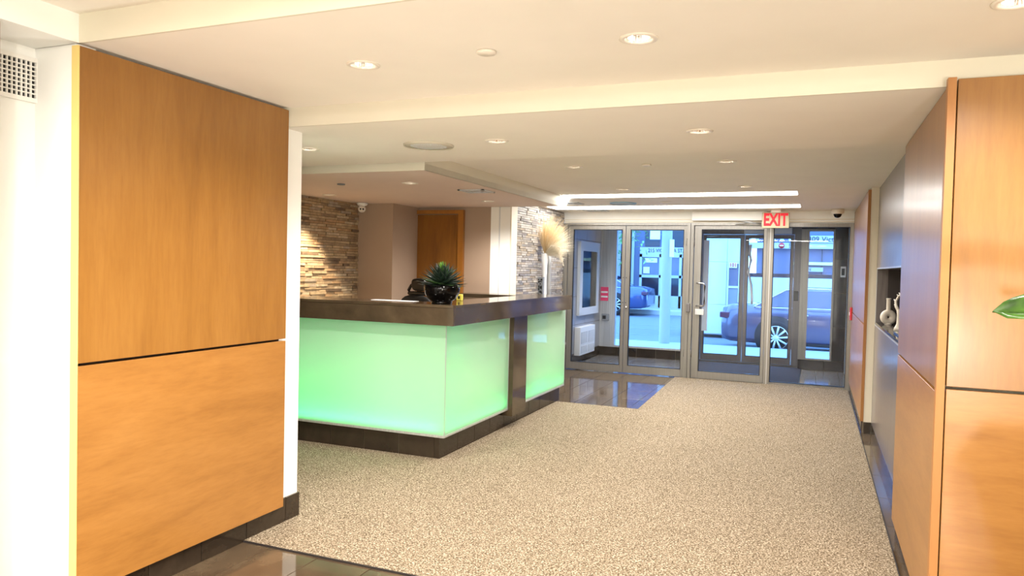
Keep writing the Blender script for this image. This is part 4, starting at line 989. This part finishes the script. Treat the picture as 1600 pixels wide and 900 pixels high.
# ------------------------------------------------------------------ foreground plant at the right edge
gx, gy = .94, 2.42
t = thing('floor_plant', (gx, gy, 0), 'glossy broad green leaf of a tall potted plant poking in at the right edge', 'potted plant')
B().lathe([(0, 0), (.15, 0), (.20, .2), (.28, .5), (.325, .70), (.315, .82), (.24, .93), (.225, .93), (.22, .88), (0, .88)], (gx, gy, 0), 40).out('planter', 'ceramic_white', t)
def blade(b, pts, w, wave=.0, side=None):
    bm = b.bm; rows = []; N = len(pts); pts = [Vector(p) for p in pts]
    for i, p in enumerate(pts):
        u = i/(N-1); d = (pts[min(i+1, N-1)]-pts[max(i-1, 0)]).normalized(); s = (d.cross(Vector((0, 0, 1))) if side is None else (Vector(side)-d*d.dot(Vector(side)))).normalized(); n = s.cross(d)
        ww = w*max(.02, math.sin(PI*(1-(1-u)*.92))**.65) if i < N-1 else .0008
        dz = wave*math.sin(u*19)
        rows.append([bm.verts.new(p-s*ww+n*(ww*.30+dz)), bm.verts.new(p-s*ww*.5+n*(ww*.22-dz*.5)), bm.verts.new(p-n*.004), bm.verts.new(p+s*ww*.5+n*(ww*.22+dz*.5)), bm.verts.new(p+s*ww+n*(ww*.30-dz))])
    for r, q in zip(rows, rows[1:]):
        for k in range(4): f = bm.faces.new((r[k], r[k+1], q[k+1], q[k])); f.smooth = True
def arc(base, az, el0, L, droop, N=12):
    p = Vector(base); out = [p.copy()]; el = el0
    for i in range(N-1):
        p = p+Vector((math.cos(az)*math.cos(el), math.sin(az)*math.cos(el), math.sin(el)))*L/(N-1); out.append(p.copy()); el -= droop/(N-1)
    return out
def plantleaf(az, el0, stemL, L, droop, w):
    st_ = arc((gx, gy, .88), az, el0, stemL, .25, 6); B().tube(st_, .008, 6, .005).out('stem', 'leaf_mid', t)
    b = B(); blade(b, arc(st_[-1], az, el0-.55, L, droop, 16), w, .006); o = b.out('leaf', 'leaf_glossy', t)
    sm = o.modifiers.new('solid', 'SOLIDIFY'); sm.thickness = .0015
for (az, el, sl, L, dr, w) in ((.3, 1.1, .45, .4, .9, .09), (1.2, 1.2, .5, .35, .9, .08), (-.5, 1.15, .4, .4, 1.0, .09), (-1.4, 1.2, .42, .35, .9, .08), (2.2, 1.35, .42, .28, 1.0, .07), (0.8, 1.4, .7, .4, 1.1, .09)): plantleaf(az, el, sl, L, dr, w)
# the leaf whose tip enters the frame
b = B(); tip = [(.98, 2.38, 1.37), (.90, 2.365, 1.40), (.83, 2.355, 1.42), (.76, 2.345, 1.432), (.70, 2.335, 1.437), (.65, 2.328, 1.436), (.60, 2.322, 1.433), (.56, 2.317, 1.428), (.52, 2.312, 1.422), (.49, 2.308, 1.417), (.465, 2.304, 1.413), (.437, 2.30, 1.411)]
blade(b, tip, .052, .007, side=(0, .55, .83)); o = b.out('leaf', 'leaf_glossy', t); sm = o.modifiers.new('solid', 'SOLIDIFY'); sm.thickness = .0015
B().tube([(gx, gy, .88), (1.02, 2.40, 1.1), (.98, 2.38, 1.37)], .008, 6, .005).out('stem', 'leaf_mid', t)
